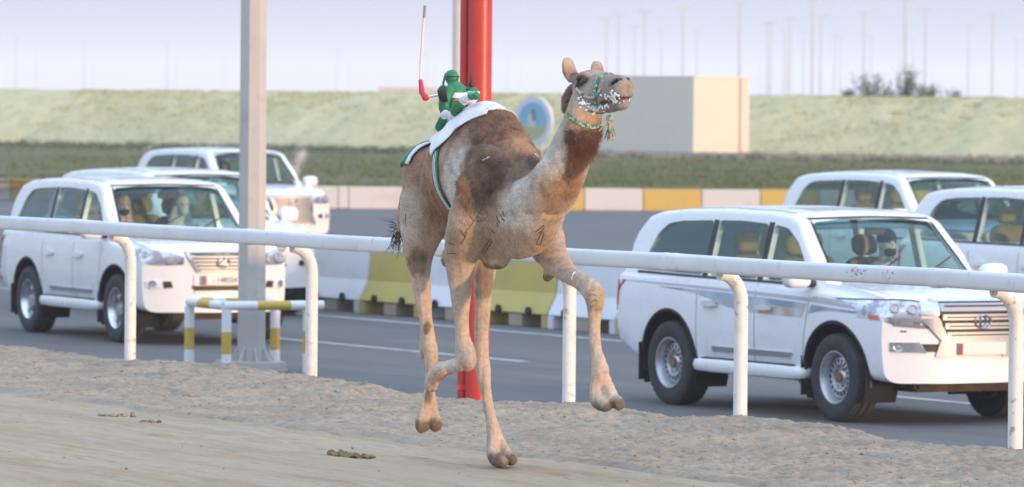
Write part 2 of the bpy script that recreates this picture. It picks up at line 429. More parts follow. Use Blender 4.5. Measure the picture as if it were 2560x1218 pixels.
# ------------------------------------------------------------------ rail
M_rail = mat('rail white', (0.70, 0.715, 0.74), 0.42, noise=[(2.0, (0.62, 0.63, 0.64), 0.45, 0.7), (9, (0.50, 0.47, 0.44), 0.60, 0.76)], spec=0.4)
M_post = mat('post white', (0.76, 0.75, 0.72), 0.5, noise=[(5, (0.62, 0.57, 0.49), 0.52, 0.78), (16, (0.40, 0.33, 0.25), 0.58, 0.70)])
M_scuff = mat('scuff mark', (0.22, 0.21, 0.21), 0.9, noise=(60, (0.60, 0.60, 0.61), 0.42, 0.56))
Z_RT, RW, RH = 1.114, 0.056, 0.057             # top of the rail, half sizes of its rounded profile
QR = -0.04
def rail_profile(n=20, e=4.2):
    P = []
    for k in range(n):
        a = 2 * math.pi * k / n; c, s = math.cos(a), math.sin(a)
        P.append((RW * math.copysign(abs(c) ** (2 / e), c), RH * math.copysign(abs(s) ** (2 / e), s)))
    return P
def rail_piece(s0, s1, k=1.0, segs=10):
    P = rail_profile(); V = []; F = []; n = len(P)
    for i in range(segs + 1):
        s = lerp(s0, s1, i / segs); sag = -0.006 * math.sin(math.pi * i / segs)
        for a, b in P: V.append((s, QR + a * k, Z_RT - RH + b * k + sag))
    for i in range(segs):
        for j in range(n): F.append((i * n + j, i * n + (j + 1) % n, (i + 1) * n + (j + 1) % n, (i + 1) * n + j))
    F.append(tuple(range(n))); F.append(tuple(segs * n + j for j in reversed(range(n))))
    return V, F
rail = empty('running_rail'); rail.matrix_world = track_empty_matrix()
tag(rail, 'long white running rail on curved posts along the top of the sand bank', 'rail')
joints = [-16.1, -13.02, -9.98, -6.91, -3.86, -0.80, 2.35, 5.4, 8.4]
for a, b in zip(joints[:-1], joints[1:]):
    mb = MB(); mb.add(*rail_piece(a + 0.003, b - 0.003)); mb.build('rail_tube', M_rail, rail, 40)
for j in joints[1:-1]:
    mb = MB(); mb.add(*rail_piece(j - 0.06, j + 0.055, 1.035, 2)); mb.build('joint_sleeve', M_rail, rail, 40)
for s in (-15.45, -12.35, -9.34, -6.23, -2.42, -.21, 2.9, 6.0):
    z0 = float(bank_z(np.array([s]), np.array([0.12]))[0]) - 0.25
    mb = MB(); top = Z_RT - 0.115
    pts = [(s, 0.15, z0), (s, 0.15, 0.4), (s, 0.15, top - 0.20)]
    for k in range(1, 8):
        a = math.pi / 2 * k / 7; pts.append((s, 0.15 - 0.17 * (1 - math.cos(a)), top - 0.20 + 0.20 * math.sin(a)))
    mb.tube(pts, 0.046, 18, up=(1, 0, 0)); mb.build('post', M_post, rail, 50)
    mb = MB(); mb.box((s, QR, top + 0.008), (0.12, 0.09, 0.012)); mb.build('saddle_plate', M_post, rail)
for s, w in ((2.02, .055), (2.30, .03)):        # worn black scuffs on the face of the rail (px 2165 and 2255)
    pass
def rail_s(px):
    d = ray(px, 690); t = (TO - CC).dot(TN) / d.dot(TN); return to_track(CC + d * t)[0]
for px, n, sd in ((2172, 34, .05), (2255, 14, .035), (1228, 8, .05)):
    mb = MB(); s0 = rail_s(px)
    for _ in range(n):
        s = s0 + random.gauss(0, sd); zz = Z_RT - 0.03 - abs(random.gauss(0, .028)); r = random.uniform(.002, .008)
        yy = QR - RW * 1.001 - 0.0002
        k = 6; V = [(s + r * 1.6 * math.cos(6.283 * i / k) * random.uniform(.6, 1.2), yy, zz + r * .8 * math.sin(6.283 * i / k)) for i in range(k)]
        V += [(v[0], yy + 0.002, v[2]) for v in V]
        mb.add(V, [tuple(range(k)), tuple(reversed(range(k, 2 * k)))] + [(i, k + i, k + (i + 1) % k, (i + 1) % k) for i in range(k)])
    sc_ = mb.build('scuff', M_scuff, rail); sc_['kind'] = 'stuff'

# ------------------------------------------------------------------ lamp column in a crash guard
M_conc = mat('grey painted column', (0.46, 0.445, 0.42), 0.75, noise=[(1.2, (0.52, 0.49, 0.45), .4, .65), (6, (0.38, 0.36, 0.33), .55, .8)], bump=(30, .15, .01))
pc = at_z(628, 926, Z_ROAD)
colm = empty('lamp_column', pc); tag(colm, 'tall grey octagonal column standing inside the yellow and white crash guard', 'column')
mb = MB(); mb.tube([(0, 0, -0.1), (0, 0, 0.9), (0, 0, 6), (0, 0, 14)], [0.155, 0.152, 0.137, 0.11], 8, twist=R(22.5) + R(8)); o = mb.build('shaft', M_conc, colm)
mb = MB(); mb.box((0, 0, 0.04), (0.62, 0.62, 0.12), R(20)); mb.build('base_plinth', M_conc, colm, bevel=.015)
for k in range(8):
    a = k * math.pi / 4 + .3; mb = MB(); c, s = math.cos(a), math.sin(a)
    mb.add([(c * .14 - s * .008, s * .14 + c * .008, .1), (c * .14 + s * .008, s * .14 - c * .008, .1), (c * .25 + s * .008, s * .25 - c * .008, .1), (c * .25 - s * .008, s * .25 + c * .008, .1), (c * .14 - s * .008, s * .14 + c * .008, .26), (c * .14 + s * .008, s * .14 - c * .008, .26)],
           [(0, 1, 2, 3), (0, 4, 5, 1), (4, 3, 2, 5), (0, 3, 4), (1, 5, 2)]); mb.build('gusset', M_conc, colm)
mb = MB(); mb.tube([(-1.3, 0, 14), (1.3, 0, 14)], .06, 8); mb.build('cross_arm', M_conc, colm)
for x in (-1.2, 1.2):
    mb = MB(); mb.box((x, 0, 13.9), (.5, .3, .14)); mb.build('lamp_head', M_conc, colm)

M_gy = mat('guard yellow', (0.60, 0.40, 0.06), 0.55, noise=(9, (0.50, 0.34, 0.07), .5, .8)); M_gw = mat('guard white', (0.78, 0.78, 0.78), 0.5, noise=(8, (0.62, 0.60, 0.57), .55, .85))
Z_G = -0.075
def gp(px, py): return at_z(px, py, Z_G)
ga = gp(562, 765); gb = gp(474, 755); gc = gp(803, 763)
guard = empty('crash_guard', ((ga.x + gc.x) / 2, (ga.y + gc.y) / 2, Z_ROAD)); tag(guard, 'yellow and white banded pipe guard round the foot of the grey column', 'guard rail')
GO = guard.location.copy()
gd = at_z(687, 922, Z_ROAD); gd.z = Z_G
def banded(a, b, r, n, first, name, overs=0.0):
    a = Vector(a) - GO; b = Vector(b) - GO; d = (b - a).normalized(); a = a - d * overs; b = b + d * overs
    L = (b - a).length; part = empty(name); part.parent = guard
    me_parent = None
    for k in range(n):
        mb = MB(); mb.tube([a + d * (L * k / n), a + d * (L * (k + 1) / n)], r, 16, caps=True)
        nm = name if k == 0 else 'colour_band'
        o = mb.build(nm, M_gy if (k + first) % 2 else M_gw, guard if k == 0 else me_parent, 50)
        if k == 0: me_parent = o
    bpy.data.objects.remove(part)
banded(ga, gc, .049, 3, 0, 'top_bar', .02); banded(gb, ga, .049, 3, 0, 'top_bar', .0); banded(gb, gd, .049, 7, 0, 'top_bar', .02)
ground = lambda p: Vector((p.x, p.y, Z_ROAD - .03))
for p in (ga + (gc - ga) * .02, gb, ga + (gc - ga) * .86, gd):
    banded(Vector((p.x, p.y, Z_G - .04)), ground(p), .052, 3, 0, 'leg')

# ------------------------------------------------------------------ red finish post
M_red = mat('red paint', (0.50, 0.032, 0.026), 0.36, coat=.25, noise=[(3, (0.56, 0.05, 0.035), .4, .7), (26, (0.55, 0.16, 0.14), .70, .84)], bump=(22, .2, .006))
def plane_q(px, py, q):
    d = ray(px, py); t = (tw(0, q) - CC).dot(TN) / d.dot(TN); return CC + d * t
rb = plane_q(1192, 1000, 1.5)
redp = empty('finish_post', (rb.x, rb.y, Z_ROAD)); tag(redp, 'thick glossy red post with a thin red pipe clamped to its side', 'post')
mb = MB(); mb.tube([(0, 0, -.2), (0, 0, 7)], .0935, 32); mb.build('post', M_red, redp, 60)
mb = MB(); mb.tube([(-.119, .02, -.2), (-.119, .02, 7)], .032, 16); mb.build('side_pipe', M_red, redp, 60)
for z in (.7, 2.2, 5.2):
    mb = MB(); mb.box((-.06, .01, z), (.18, .05, .04)); mb.build('clamp', M_red, redp)

# ------------------------------------------------------------------ plastic barriers between the roads
M_bw = mat('barrier white', (0.70, 0.72, 0.75), 0.5, noise=(2, (0.60, 0.60, 0.60), .5, .8)); M_by = mat('barrier yellow', (0.52, 0.42, 0.10), 0.55, noise=(2, (0.45, 0.37, 0.12), .45, .75))
M_rub = mat('rubber black', (0.02, 0.02, 0.02), 0.8)
def barrier_mesh(L):
    # jersey profile with two forklift openings under it
    prof = [(-.27, .0), (-.27, .17), (-.135, .44), (-.085, .96), (-.06, 1.0), (.06, 1.0), (.085, .96), (.135, .44), (.27, .17), (.27, 0)]
    xs = [-L / 2, -L / 2 + .13, -.10, .10, L / 2 - .13, L / 2]
    op = [0, 1, 0, 1, 0]; V = []; F = []; n = len(prof)
    for x in xs:
        for y, z in prof:
            e = .985 if abs(x) == L / 2 else 1
            V.append((x, y * e, z))
    for i in range(5):
        for j in range(n - 1):
            F.append((i * n + j, (i + 1) * n + j, (i + 1) * n + j + 1, i * n + j + 1))
    F.append(tuple(range(n))); F.append(tuple(reversed(range(5 * n, 6 * n))))
    return V, F, xs
def barrier(s, L, yellow, label):
    root = empty('road_barrier', tw(s, 15.62, Z_ROAD), TRK); tag(root, label, 'barrier', 'plastic barriers in a row between the two roads')
    m = M_by if yellow else M_bw
    prof = [(-.27, .17), (-.255, .20), (-.135, .44), (-.085, .96), (-.06, 1.0), (.06, 1.0), (.085, .96), (.135, .44), (.255, .20), (.27, .17)]
    mb = MB(); mb.prism(prof, 'x', -L / 2 + .006, L / 2 - .006); mb.build('shell', m, root, bevel=.012)
    for x0, x1 in ((-L / 2 + .006, -L / 2 + .15), (L / 2 - .15, L / 2 - .006)):
        mb = MB(); mb.box(((x0 + x1) / 2, 0, .083), (x1 - x0, .535, .17)); mb.build('foot', m, root, bevel=.01)
    mb = MB(); mb.box((0, 0, .083), (.34, .50, .17)); mb.build('foot', M_fcon, root, bevel=.01)
    for x in (-.38, .38):
        mb = MB(); mb.tube([(x, -.262, .205), (x, -.30, .205)], .055, 10); mb.build('drain_plug', M_rub, root)
    for z in (.52, .80):
        mb = MB(); mb.box((0, 0, z), (L * .8, .262 - (z - .44) * .19, .03)); mb.build('moulded_band', m, root)
M_fcon = mat('sandy concrete', (0.42, 0.34, 0.26), 0.9, noise=(6, (0.35, 0.29, 0.23), .45, .75))
ub = 1.655; s = -33.63
names = ['white', 'yellow']
LAB = {-3: 'white plastic barrier farthest along, behind the front luxury car', -2: 'yellow plastic barrier hidden behind the grey column', -1: 'white plastic barrier beside the curved rail post nearest the grey column',
       0: 'yellow plastic barrier behind the camel hind legs', 1: 'white plastic barrier seen between the camel hind and front legs', 2: 'yellow plastic barrier between the red post and the outstretched camel foreleg',
       3: 'white plastic barrier under the outstretched camel foreleg', 4: 'yellow plastic barrier behind the tail of the near car', 5: 'white plastic barrier hidden behind the near car', 6: 'yellow plastic barrier behind the near car bonnet'}
for k in range(-2, 6):
    barrier(s + ub * (k + .5), ub, k % 2 == 0, LAB[k])
# a low concrete kerb behind the barriers, sandy in the sun
put = struct('median_kerb', mesh_from('k', *(lambda m: (m.V, m.F))(MB().box((0, 0, 0), (90, .3, .14)))), M_fcon); put.location = tw(-30, 16.35, Z_ROAD + .06); put.rotation_euler = (0, 0, TRK)

# ------------------------------------------------------------------ yellow and white kerb blocks on the far side
M_kw = mat('kerb white', (0.66, 0.62, 0.58), 0.8, noise=(1.0, (0.54, 0.47, 0.40), .5, .8)); M_ky = mat('kerb yellow', (0.62, 0.42, 0.10), 0.8, noise=(1.0, (0.50, 0.35, 0.13), .5, .8))
kerb = empty('painted_kerb', KL); tag(kerb, 'high kerb of yellow and white painted concrete blocks along the far roadside', 'kerb')
kh = Z_V - Z_ROAD + .02
def kblock(a, b, m):
    a = a - KL; b = b - KL; d = (b - a); L = d.length; rz = math.atan2(d.y, d.x); c = (a + b) / 2
    mb = MB(); n = Vector((-math.sin(rz), math.cos(rz), 0)) * .14
    mb.box((c.x + n.x, c.y + n.y, kh / 2 + random.uniform(-.008, .008)), (L - .012, .28, kh), rz); mb.build('kerb_block', m, kerb, bevel=.02)
k0 = at_z(1463, 527, Z_ROAD); s0 = (k0 - KL).dot(KD); bl = 1.496
for k in range(-5, 12):
    a = s0 + bl * k
    if a < -.1: continue
    kblock(KL + KD * a, KL + KD * (a + bl), M_kw if k % 2 == 0 else M_ky)
a = s0 - bl * 4
kblock(KL + KD * .0, KL + KD * a, M_kw) if a > .2 else None
for k in range(0, 12, 1):
    kblock(corner[k + 1], corner[k], M_kw if (k // 2) % 2 == 0 else M_kw)
c0 = corner[-1]
for k in range(14):
    kblock(c0 + (KN * .35 - KD).normalized() * (1.5 * (k + 1)), c0 + (KN * .35 - KD).normalized() * (1.5 * k), M_kw if k % 2 else M_ky)

# ------------------------------------------------------------------ low pinkish wall at the foot of the bank
M_lw = mat('low wall', (0.42, 0.33, 0.28), 0.9, noise=(.6, (0.36, 0.29, 0.24), .45, .75))
lw = empty('low_wall', at_z(1690, 402, Z_V)); tag(lw, 'low pinkish concrete edging along the foot of the dry grass bank', 'wall')
p0 = at_z(1500, 392, Z_V); p1 = at_z(2640, 410, Z_V); n = 16
for k in range(n):
    a = p0.lerp(p1, k / n) - lw.location; b = p0.lerp(p1, (k + 1) / n) - lw.location; d = b - a
    mb = MB(); mb.box(((a.x + b.x) / 2, (a.y + b.y) / 2, .11), (d.length - .02, .2, .22 + random.uniform(-.02, .02)), math.atan2(d.y, d.x)); mb.build('edging_block', M_lw, lw)

# ------------------------------------------------------------------ hut
M_hut = mat('cream render', (0.76, 0.68, 0.56), 0.9, noise=(.5, (0.72, 0.645, 0.53), .4, .7), bump=(20, .1, .02))
hc = at_z(1733, 392, Z_V); hl = at_z(1470, 386, Z_V); hr = at_z(1872, 392, Z_V)
e1 = (hl - hc); e2 = (hr - hc); hut = empty('hut', hc); tag(hut, 'small flat roofed cream hut at the foot of the grass bank', 'hut')
H = 3.1
def quad_prism(mb, pts, z0, z1): mb.prism([(p.x, p.y) for p in pts], 'z', z0, z1)
mb = MB(); quad_prism(mb, [Vector((0, 0)), e2, e1 + e2, e1], -.3, H); mb.build('wall', M_hut, hut)
mb = MB(); cc = (e1 + e2) / 2; quad_prism(mb, [cc + (p - cc) * 1.006 for p in (Vector((0, 0, 0)), e2, e1 + e2, e1)], H - .02, H + .06); mb.build('roof_coping', M_hut, hut)
mb = MB(); p = e2 * .83; nn = Vector((e2.y, -e2.x, 0)).normalized() * .035; mb.tube([(p.x + nn.x, p.y + nn.y, 0), (p.x + nn.x, p.y + nn.y, H)], .03, 8); mb.build('downpipe', mat('pipe cream', (.5, .40, .31), .8), hut)

# ------------------------------------------------------------------ round emblem sign
sg = at_Y(1335, 303, 188); gz = Z_V
sign = empty('emblem_sign', (sg.x, sg.y, gz), R(-42)); tag(sign, 'round blue and white emblem sign standing on the verge behind the hump', 'sign')
rz_ = sg.z - gz; rs = .86
M_sw = mat('sign pale rim', (.66, .68, .76), .5); M_sb = mat('sign blue', (.16, .42, .66), .5, noise=(1.5, (.24, .5, .68), .4, .7)); M_sgn = mat('sign green', (.42, .46, .28), .5); M_sbr = mat('sign brown', (.24, .17, .13), .5); M_sgry = mat('sign grey', (.58, .60, .62), .5)
XR = Matrix.Rotation(R(90), 4, 'X'); XR.translation = (0, 0, rz_)
def disc(mb, pts, y): mb.prism(pts, 'y', y, y + .012)
mb = MB(); mb.lathe([(0, .06), (rs, .06), (rs, -.06), (0, -.06)], 40, XR); mb.build('rim', M_sw, sign, 40)
def arc(r, a0, a1, n=24, c=(0, 0)): return [(c[0] + r * math.cos(lerp(a0, a1, k / n)), rz_ + c[1] + r * math.sin(lerp(a0, a1, k / n))) for k in range(n + 1)]
mb = MB(); disc(mb, arc(.66, R(-12), R(192)), -.072); mb.build('sky_field', M_sb, sign)
mb = MB(); disc(mb, arc(.655, R(192), R(348)), -.073); mb.build('ground_field', M_sgn, sign)
mb = MB(); disc(mb, [(-.2, rz_ - .2), (.12, rz_ - .22), (.2, rz_ + .05), (.05, rz_ + .15), (-.12, rz_ + .3), (-.22, rz_ + .1)], -.088); mb.build('white_mount', M_sgry, sign)
mb = MB(); disc(mb, [(.02, rz_ + .02), (.16, rz_ - .02), (.14, rz_ + .24), (.10, rz_ + .40), (.0, rz_ + .46), (-.05, rz_ + .36), (.0, rz_ + .2)], -.102); mb.build('rider_figure', M_sbr, sign)
for x in (-.4, .4):
    mb = MB(); mb.tube([(x, .0, -.05), (x, .0, rz_ - .6)], .035, 8); mb.build('leg', M_sgry, sign)

# ------------------------------------------------------------------ floodlight masts: one behind the jockey, a forest of them far off
M_mast = mat('galvanised mast', (0.42, 0.42, 0.41), 0.7)
def mast_proto(name, h, r0, r1, heads=2):
    root = empty(name)
    mb = MB(); mb.tube([(0, 0, -.2), (0, 0, h)], [r0, r1], 10); mb.build('shaft', M_mast, root, 60)
    mb = MB(); mb.tube([(-1.5, 0, h), (1.5, 0, h)], .10, 8); mb.build('cross_arm', M_mast, root)
    for x in (-1.2, 0, 1.2):
        mb = MB(); mb.box((x, -.12, h + .12), (.8, .55, .42)); mb.build('lamp_head', M_mast, root)
    return root
mp_ = at_Y(1137, 452, 172); nm = empty('lamp_mast', (mp_.x, mp_.y, Z_V)); tag(nm, 'slim grey lamp mast rising behind the robot jockey', 'lamp mast')
mb = MB(); mb.tube([(0, 0, -.1), (0, 0, 15)], [.11, .10], 8); mb.build('shaft', M_conc, nm)
mb = MB(); mb.tube([(-.9, 0, 15), (.9, 0, 15)], .06, 8); mb.build('cross_arm', M_conc, nm)
for x in (-.8, .8): mb = MB(); mb.box((x, 0, 14.9), (.5, .3, .14)); mb.build('lamp_head', M_conc, nm)
proto = mast_proto('floodlight_mast', 22, .34, .21)
# (pixel x, pixel y of the head)
MS = [(1515, 42), (1545, 32), (1585, 62), (1610, 24), (1653, 70), (1706, 14), (1742, 76), (1848, 4), (1846, 83), (1918, 56), (1926, 52), (1958, 70), (1974, 42), (1966, 86), (2008, 76), (2030, -14), (2050, 36), (2086, 84), (2100, 92), (2158, 26), (2176, 88), (2250, 100), (2262, -30), (2282, 94), (2312, 18),
      (417, 104), (440, 142), (210, 100), (232, 135), (843, 120), (872, 153), (1066, 128), (1085, 160), (1268, 135), (1300, 165), (700, 168), (560, 150), (1690, 145), (1720, 148), (1900, 152), (2115, 155), (2330, 160), (2420, 60), (2480, 30), (2540, 96), (90, 120), (40, 92)]
groups = 'floodlight masts standing far beyond the grass bank'
for i, (px, py) in enumerate(MS):
    hz = 235 + (px - 1280) * math.tan(ROLL)
    S = (hz - py) / (22 + Z_ROAD - ZC + .5)
    Y = FPX / S
    p = at_Y(px, hz, Y)
    o = proto if i == 0 else copy_tree(proto)
    o.location = (p.x, p.y, Z_ROAD - .05); o.rotation_euler = (0, 0, random.uniform(-.3, .3))
    tag(o, 'pale tall floodlight mast far beyond the grass bank', 'lamp mast', groups)

# ------------------------------------------------------------------ far building on the skyline and shrubs on top of the bank
fb = at_Y(1020, 226, 700); far_b = empty('far_building', (fb.x, fb.y, Z_ROAD)); tag(far_b, 'long low pale building far off on the skyline', 'building')
M_fb = mat('far cream', (.55, .46, .38), .9)
mb = MB(); mb.box((0, 0, 1.6), (7.5, 6, 3.9)); mb.build('wall', M_fb, far_b)
mb = MB(); mb.box((0, 0, 3.62), (7.7, 6.2, .16)); mb.build('roof', M_fb, far_b)
def shrub(px, py, Y, h, spread, label, n=420, seed=1):
    rnd = random.Random(seed); base = at_Y(px, py, Y)
    root = empty('shrub', base); tag(root, label, 'shrub', 'shrubs on top of the grass bank')
    mb = MB(); F = MB()
    for k in range(14):
        x, y = rnd.gauss(0, spread * .5), rnd.gauss(0, spread * .4); t = h * rnd.uniform(.45, 1.1); top = Vector((x * 1.5 + rnd.gauss(0, .12), y * 1.4, t))
        a = Vector((x * .3, y * .3, -.25)); mid = a.lerp(top, .5) + Vector((rnd.gauss(0, .06), rnd.gauss(0, .06), 0))
        mb.tube([a, mid, top], [.022, .014, .004], 5)
        for j in range(n // 14):
            q = a.lerp(top, min(1.05, .25 + .8 * rnd.random())) + Vector((rnd.gauss(0, .11), rnd.gauss(0, .11), rnd.gauss(0, .09)))
            l = rnd.uniform(.04, .085); d = Vector((rnd.gauss(0, 1), rnd.gauss(0, 1), rnd.gauss(.3, 1))).normalized(); e = d.orthogonal().normalized() * l * .35
            F.add([q - d * l, q + e, q + d * l, q - e], [(0, 1, 2, 3)])
    mb.build('stem', M_stem, root); o = F.build('foliage', M_leaf, root, fix=False)
M_stem = mat('shrub stem', (.12, .10, .07), .9); M_leaf = mat('shrub leaf', (.075, .10, .045), .7, noise=(2, (.11, .13, .06), .4, .7))
def btop(px):
    # where the line of sight meets the top edge of the bank
    d = ray(px, 240); a = BL + BN * 7.3
    t = ((a - CC).dot(BN)) / d.dot(BN); return (CC + d * t).y
for i, (px, h, sp, lab) in enumerate([(2178, .85, .55, 'bushy dark shrub on the bank top beside a taller thin shrub'), (2262, 1.15, .38, 'tall thin shrub on the bank top'), (2315, .55, .4, 'low straggly shrub at the end of the row on the bank top'), (2222, .35, .6, 'low spreading shrub between the two taller ones on the bank top'), (2125, .28, .3, 'small shrub starting the row on the bank top'), (2382, .2, .25, 'tiny tuft of shrub standing apart on the bank top')]):
    shrub(px, 242, btop(px), h, sp, lab, 700 if h > .5 else 260, 20 + i)
# ------------------------------------------------------------------ cars
def paint(name, c):
    return mat(name, c, 0.30, coat=.6, spec=.5, noise=(1.2, tuple(x * .94 for x in c), .4, .7), rvar=(6, .08))
M_car = paint('white car paint', (.82, .83, .84)); M_car2 = paint('pearl car paint', (.80, .80, .79))
M_chrome = mat('chrome', (.72, .73, .75), .18, metal=1.0); M_silver = mat('silver paint', (.42, .43, .455), .45, metal=.35)
M_blk = mat('black plastic', (.018, .018, .02), .55, var=(30, .3)); M_void = mat('wheel well', (.012, .012, .012), .95)
M_tyre = mat('tyre rubber', (.032, .035, .040), .85, noise=(9, (.075, .068, .06), .5, .8), bump=(60, .2, .004))
M_tan = mat('tan leather', (.36, .275, .17), .6, noise=(5, (.31, .235, .145), .4, .7)); M_grey = mat('grey trim', (.20, .20, .20), .7)
M_beige = mat('beige headlining', (.50, .46, .40), .9)
M_glass = glass_mat('window glass', (.80, .90, .875), .02); M_wind = glass_mat('windscreen glass', (.84, .92, .90), .01); M_dglass = glass_mat('tinted glass', (.50, .60, .64), .04)
M_lens = glass_mat('lamp lens', (.86, .90, .94), .10); M_bulb = mat('lamp reflector', (.62, .64, .68), .22, metal=.85, noise=(9, (.30, .32, .35), .5, .62)); M_redl = mat('tail lamp red', (.55, .02, .03), .2); M_amber = mat('amber marker', (.65, .18, .08), .3)
M_plate = mat('plate white', (.72, .70, .68), .5); M_maroon = mat('plate maroon', (.30, .03, .07), .5); M_ink = mat('plate lettering', (.03, .03, .03), .6)
M_dirt = mat('dusty underbody', (.05, .038, .028), .95, noise=(5, (.11, .075, .05), .45, .7)); M_rust = mat('steel rim', (.50, .52, .55), .35, metal=.75, noise=(14, (.38, .36, .34), .5, .8)); M_hub = mat('rusty hub', (.22, .10, .06), .8)
M_stripe = mat('grey side decal', (.20, .27, .35), .3, coat=.5, stretch=(1.2, 1, 1), noise=(1.6, (.44, .50, .56), .42, .64)); M_stripe2 = mat('silver side decal', (.42, .44, .48), .3, coat=.4); M_stripe3 = mat('beige side decal', (.42, .36, .28), .35, coat=.4, noise=(4, (.6, .6, .6), .4, .65))

def cr(pts, n):
    """smooth resample of a 2-D polyline (centripetal-ish Catmull-Rom)"""
    P = [Vector((*p, 0)) if len(p) == 2 else Vector(p) for p in pts]; out = []
    P = [P[0] * 2 - P[1]] + P + [P[-1] * 2 - P[-2]]; m = len(P) - 3
    for i in range(n):
        t = i / (n - 1) * m; k = min(int(t), m - 1); u = t - k
        a, b, c, d = P[k:k + 4]
        v = .5 * ((2 * b) + (c - a) * u + (2 * a - 5 * b + 4 * c - d) * u * u + (3 * b - a - 3 * c + d) * u ** 3)
        out.append((v.x, v.y))
    return out
XS_TOP = [-2.62, -2.58, -2.50, -2.30, -2.12, -1.9, -1.5, -.8, 0, .35, .48, .60, .95, 1.17, 1.24, 1.5, 1.9, 2.15, 2.27, 2.34]
ZS_TOP = [1.02, 1.16, 1.36, 1.66, 1.80, 1.845, 1.875, 1.895, 1.885, 1.865, 1.845, 1.80, 1.50, 1.29, 1.245, 1.225, 1.195, 1.16, 1.12, 1.03]
XS_W = [-2.62, -2.5, -2.2, -1.6, 0, 1.3, 1.9, 2.2, 2.34]
YS_W = [.86, .935, .965, .98, .985, .985, .97, .94, .90]
def section(x, inset=0.0):
    zt = interp(x, XS_TOP, ZS_TOP) - inset; w = interp(x, XS_W, YS_W) - inset
    zb = .40 - .02 * sstep(1.9, 2.4, x) + .14 * sstep(-2.0, -2.62, x) + (0.12 if inset else 0)
    belt = interp(x, [-2.62, -1.5, 1.0, 1.6, 2.1, 2.34], [1.22, 1.22, 1.19, 1.15, 1.11, 1.0]); belt = min(belt, zt - .035)
    hg = max(zt - belt, .035); k = sstep(.05, .35, hg)
    yb = (w - .035) if k > 0 else w - .05
    yg0 = lerp(w - .07, w - .05, k); tum = .25
    r = min(.10, hg * .45); yr = yg0 - max(0, hg - r) * lerp(.9, tum, k)
    P = [(0, zb), (.5 * w, zb), (.84 * w, zb), (.95 * w, zb + .04), (.985 * w, zb + .13), (w, .72), (w, .86), (w * .992, lerp(.86, belt, .6)), (w - .03, belt - .02), (yg0, belt + hg * .02 + .004),
         (lerp(yg0, yr, .5), belt + (hg - r) * .5), (yr, zt - r), (yr - r * .32, zt - r * .30), (yr - r * 1.05, zt - .012 * k), (yr * .6, zt + .004), (yr * .25, zt + .012), (0, zt + .014)]
    Q = [list(q) for q in cr(P, 58)]; top = max(range(len(Q)), key=lambda i: Q[i][0])
    for i in range(1, len(Q)):
        Q[i][1] = max(Q[i][1], Q[i - 1][1] + 2e-5)
        if i > top: Q[i][0] = min(Q[i][0], Q[i - 1][0] - 2e-5)
    Q[-1][0] = 0.0
    return [tuple(q) for q in Q]
def bow(x, y):
    a = abs(y)
    dx = -.10 * (a / .9) ** 2 * sstep(.0, .9, x) - .17 * (a / .95) ** 3 * sstep(1.5, 2.3, x)
    dx += .09 * (a / .95) ** 2 * sstep(-1.7, -2.6, x)
    return x + dx
def loft(xs, inset=0.0, deform=True):
    V = []; F = []; n = 0
    for x in xs:
        h = section(x, inset); full = h + [(-y, z) for y, z in reversed(h[1:-1])]
        n = len(full)
        for y, z in full: V.append((bow(x, y) if deform else x, y, z))
    for i in range(len(xs) - 1):
        for j in range(n): F.append((i * n + j, i * n + (j + 1) % n, (i + 1) * n + (j + 1) % n, (i + 1) * n + j))
    # gridded, bowed caps for nose and tail
    K = n // 2 + 1; m = 14
    for st, flip in ((0, False), (len(xs) - 1, True)):
        x = xs[st]; base = st * n; rows = []
        for j in range(K):
            if j in (0, K - 1): rows.append([base + j] * (m + 1)); continue
            a = base + j; b = base + n - j; y, z = V[a][1], V[a][2]; row = [a]
            for c in range(1, m):
                yy = lerp(y, -y, c / m); row.append(len(V)); V.append((bow(x, yy) if deform else x, yy, z))
            row.append(b); rows.append(row)
        for j in range(K - 1):
            for c in range(m):
                q = [rows[j][c], rows[j][c + 1], rows[j + 1][c + 1], rows[j + 1][c]]; u = []
                for t in q:
                    if t not in u: u.append(t)
                if len(u) > 2: F.append(tuple(reversed(u)) if flip else tuple(u))
    return V, F
def bool_diff(me, cutters):
    o = bpy.data.objects.new('tmp', me); col.objects.link(o); cs = []
    for c in cutters:
        c = bpy.data.objects.new('cut', c); col.objects.link(c); cs.append(c)
        md = o.modifiers.new('b', 'BOOLEAN'); md.operation = 'DIFFERENCE'; md.solver = 'EXACT'; md.object = c; md.use_self = False
    dg = bpy.context.evaluated_depsgraph_get(); dg.update()
    out = bpy.data.meshes.new_from_object(o.evaluated_get(dg))
    for x in [o] + cs: bpy.data.objects.remove(x)
    return out
def roundpoly(P, r=.04, n=4):
    out = []; m = len(P)
    for i in range(m):
        a, b, c = Vector(P[i - 1]), Vector(P[i]), Vector(P[(i + 1) % m])
        d1 = (a - b); d2 = (c - b); rr = min(r, d1.length * .45, d2.length * .45); p = b + d1.normalized() * rr; q = b + d2.normalized() * rr
        for k in range(n + 1):
            t = k / n; v = p * (1 - t) ** 2 + b * 2 * t * (1 - t) + q * t * t; out.append((v.x, v.y))
    return out
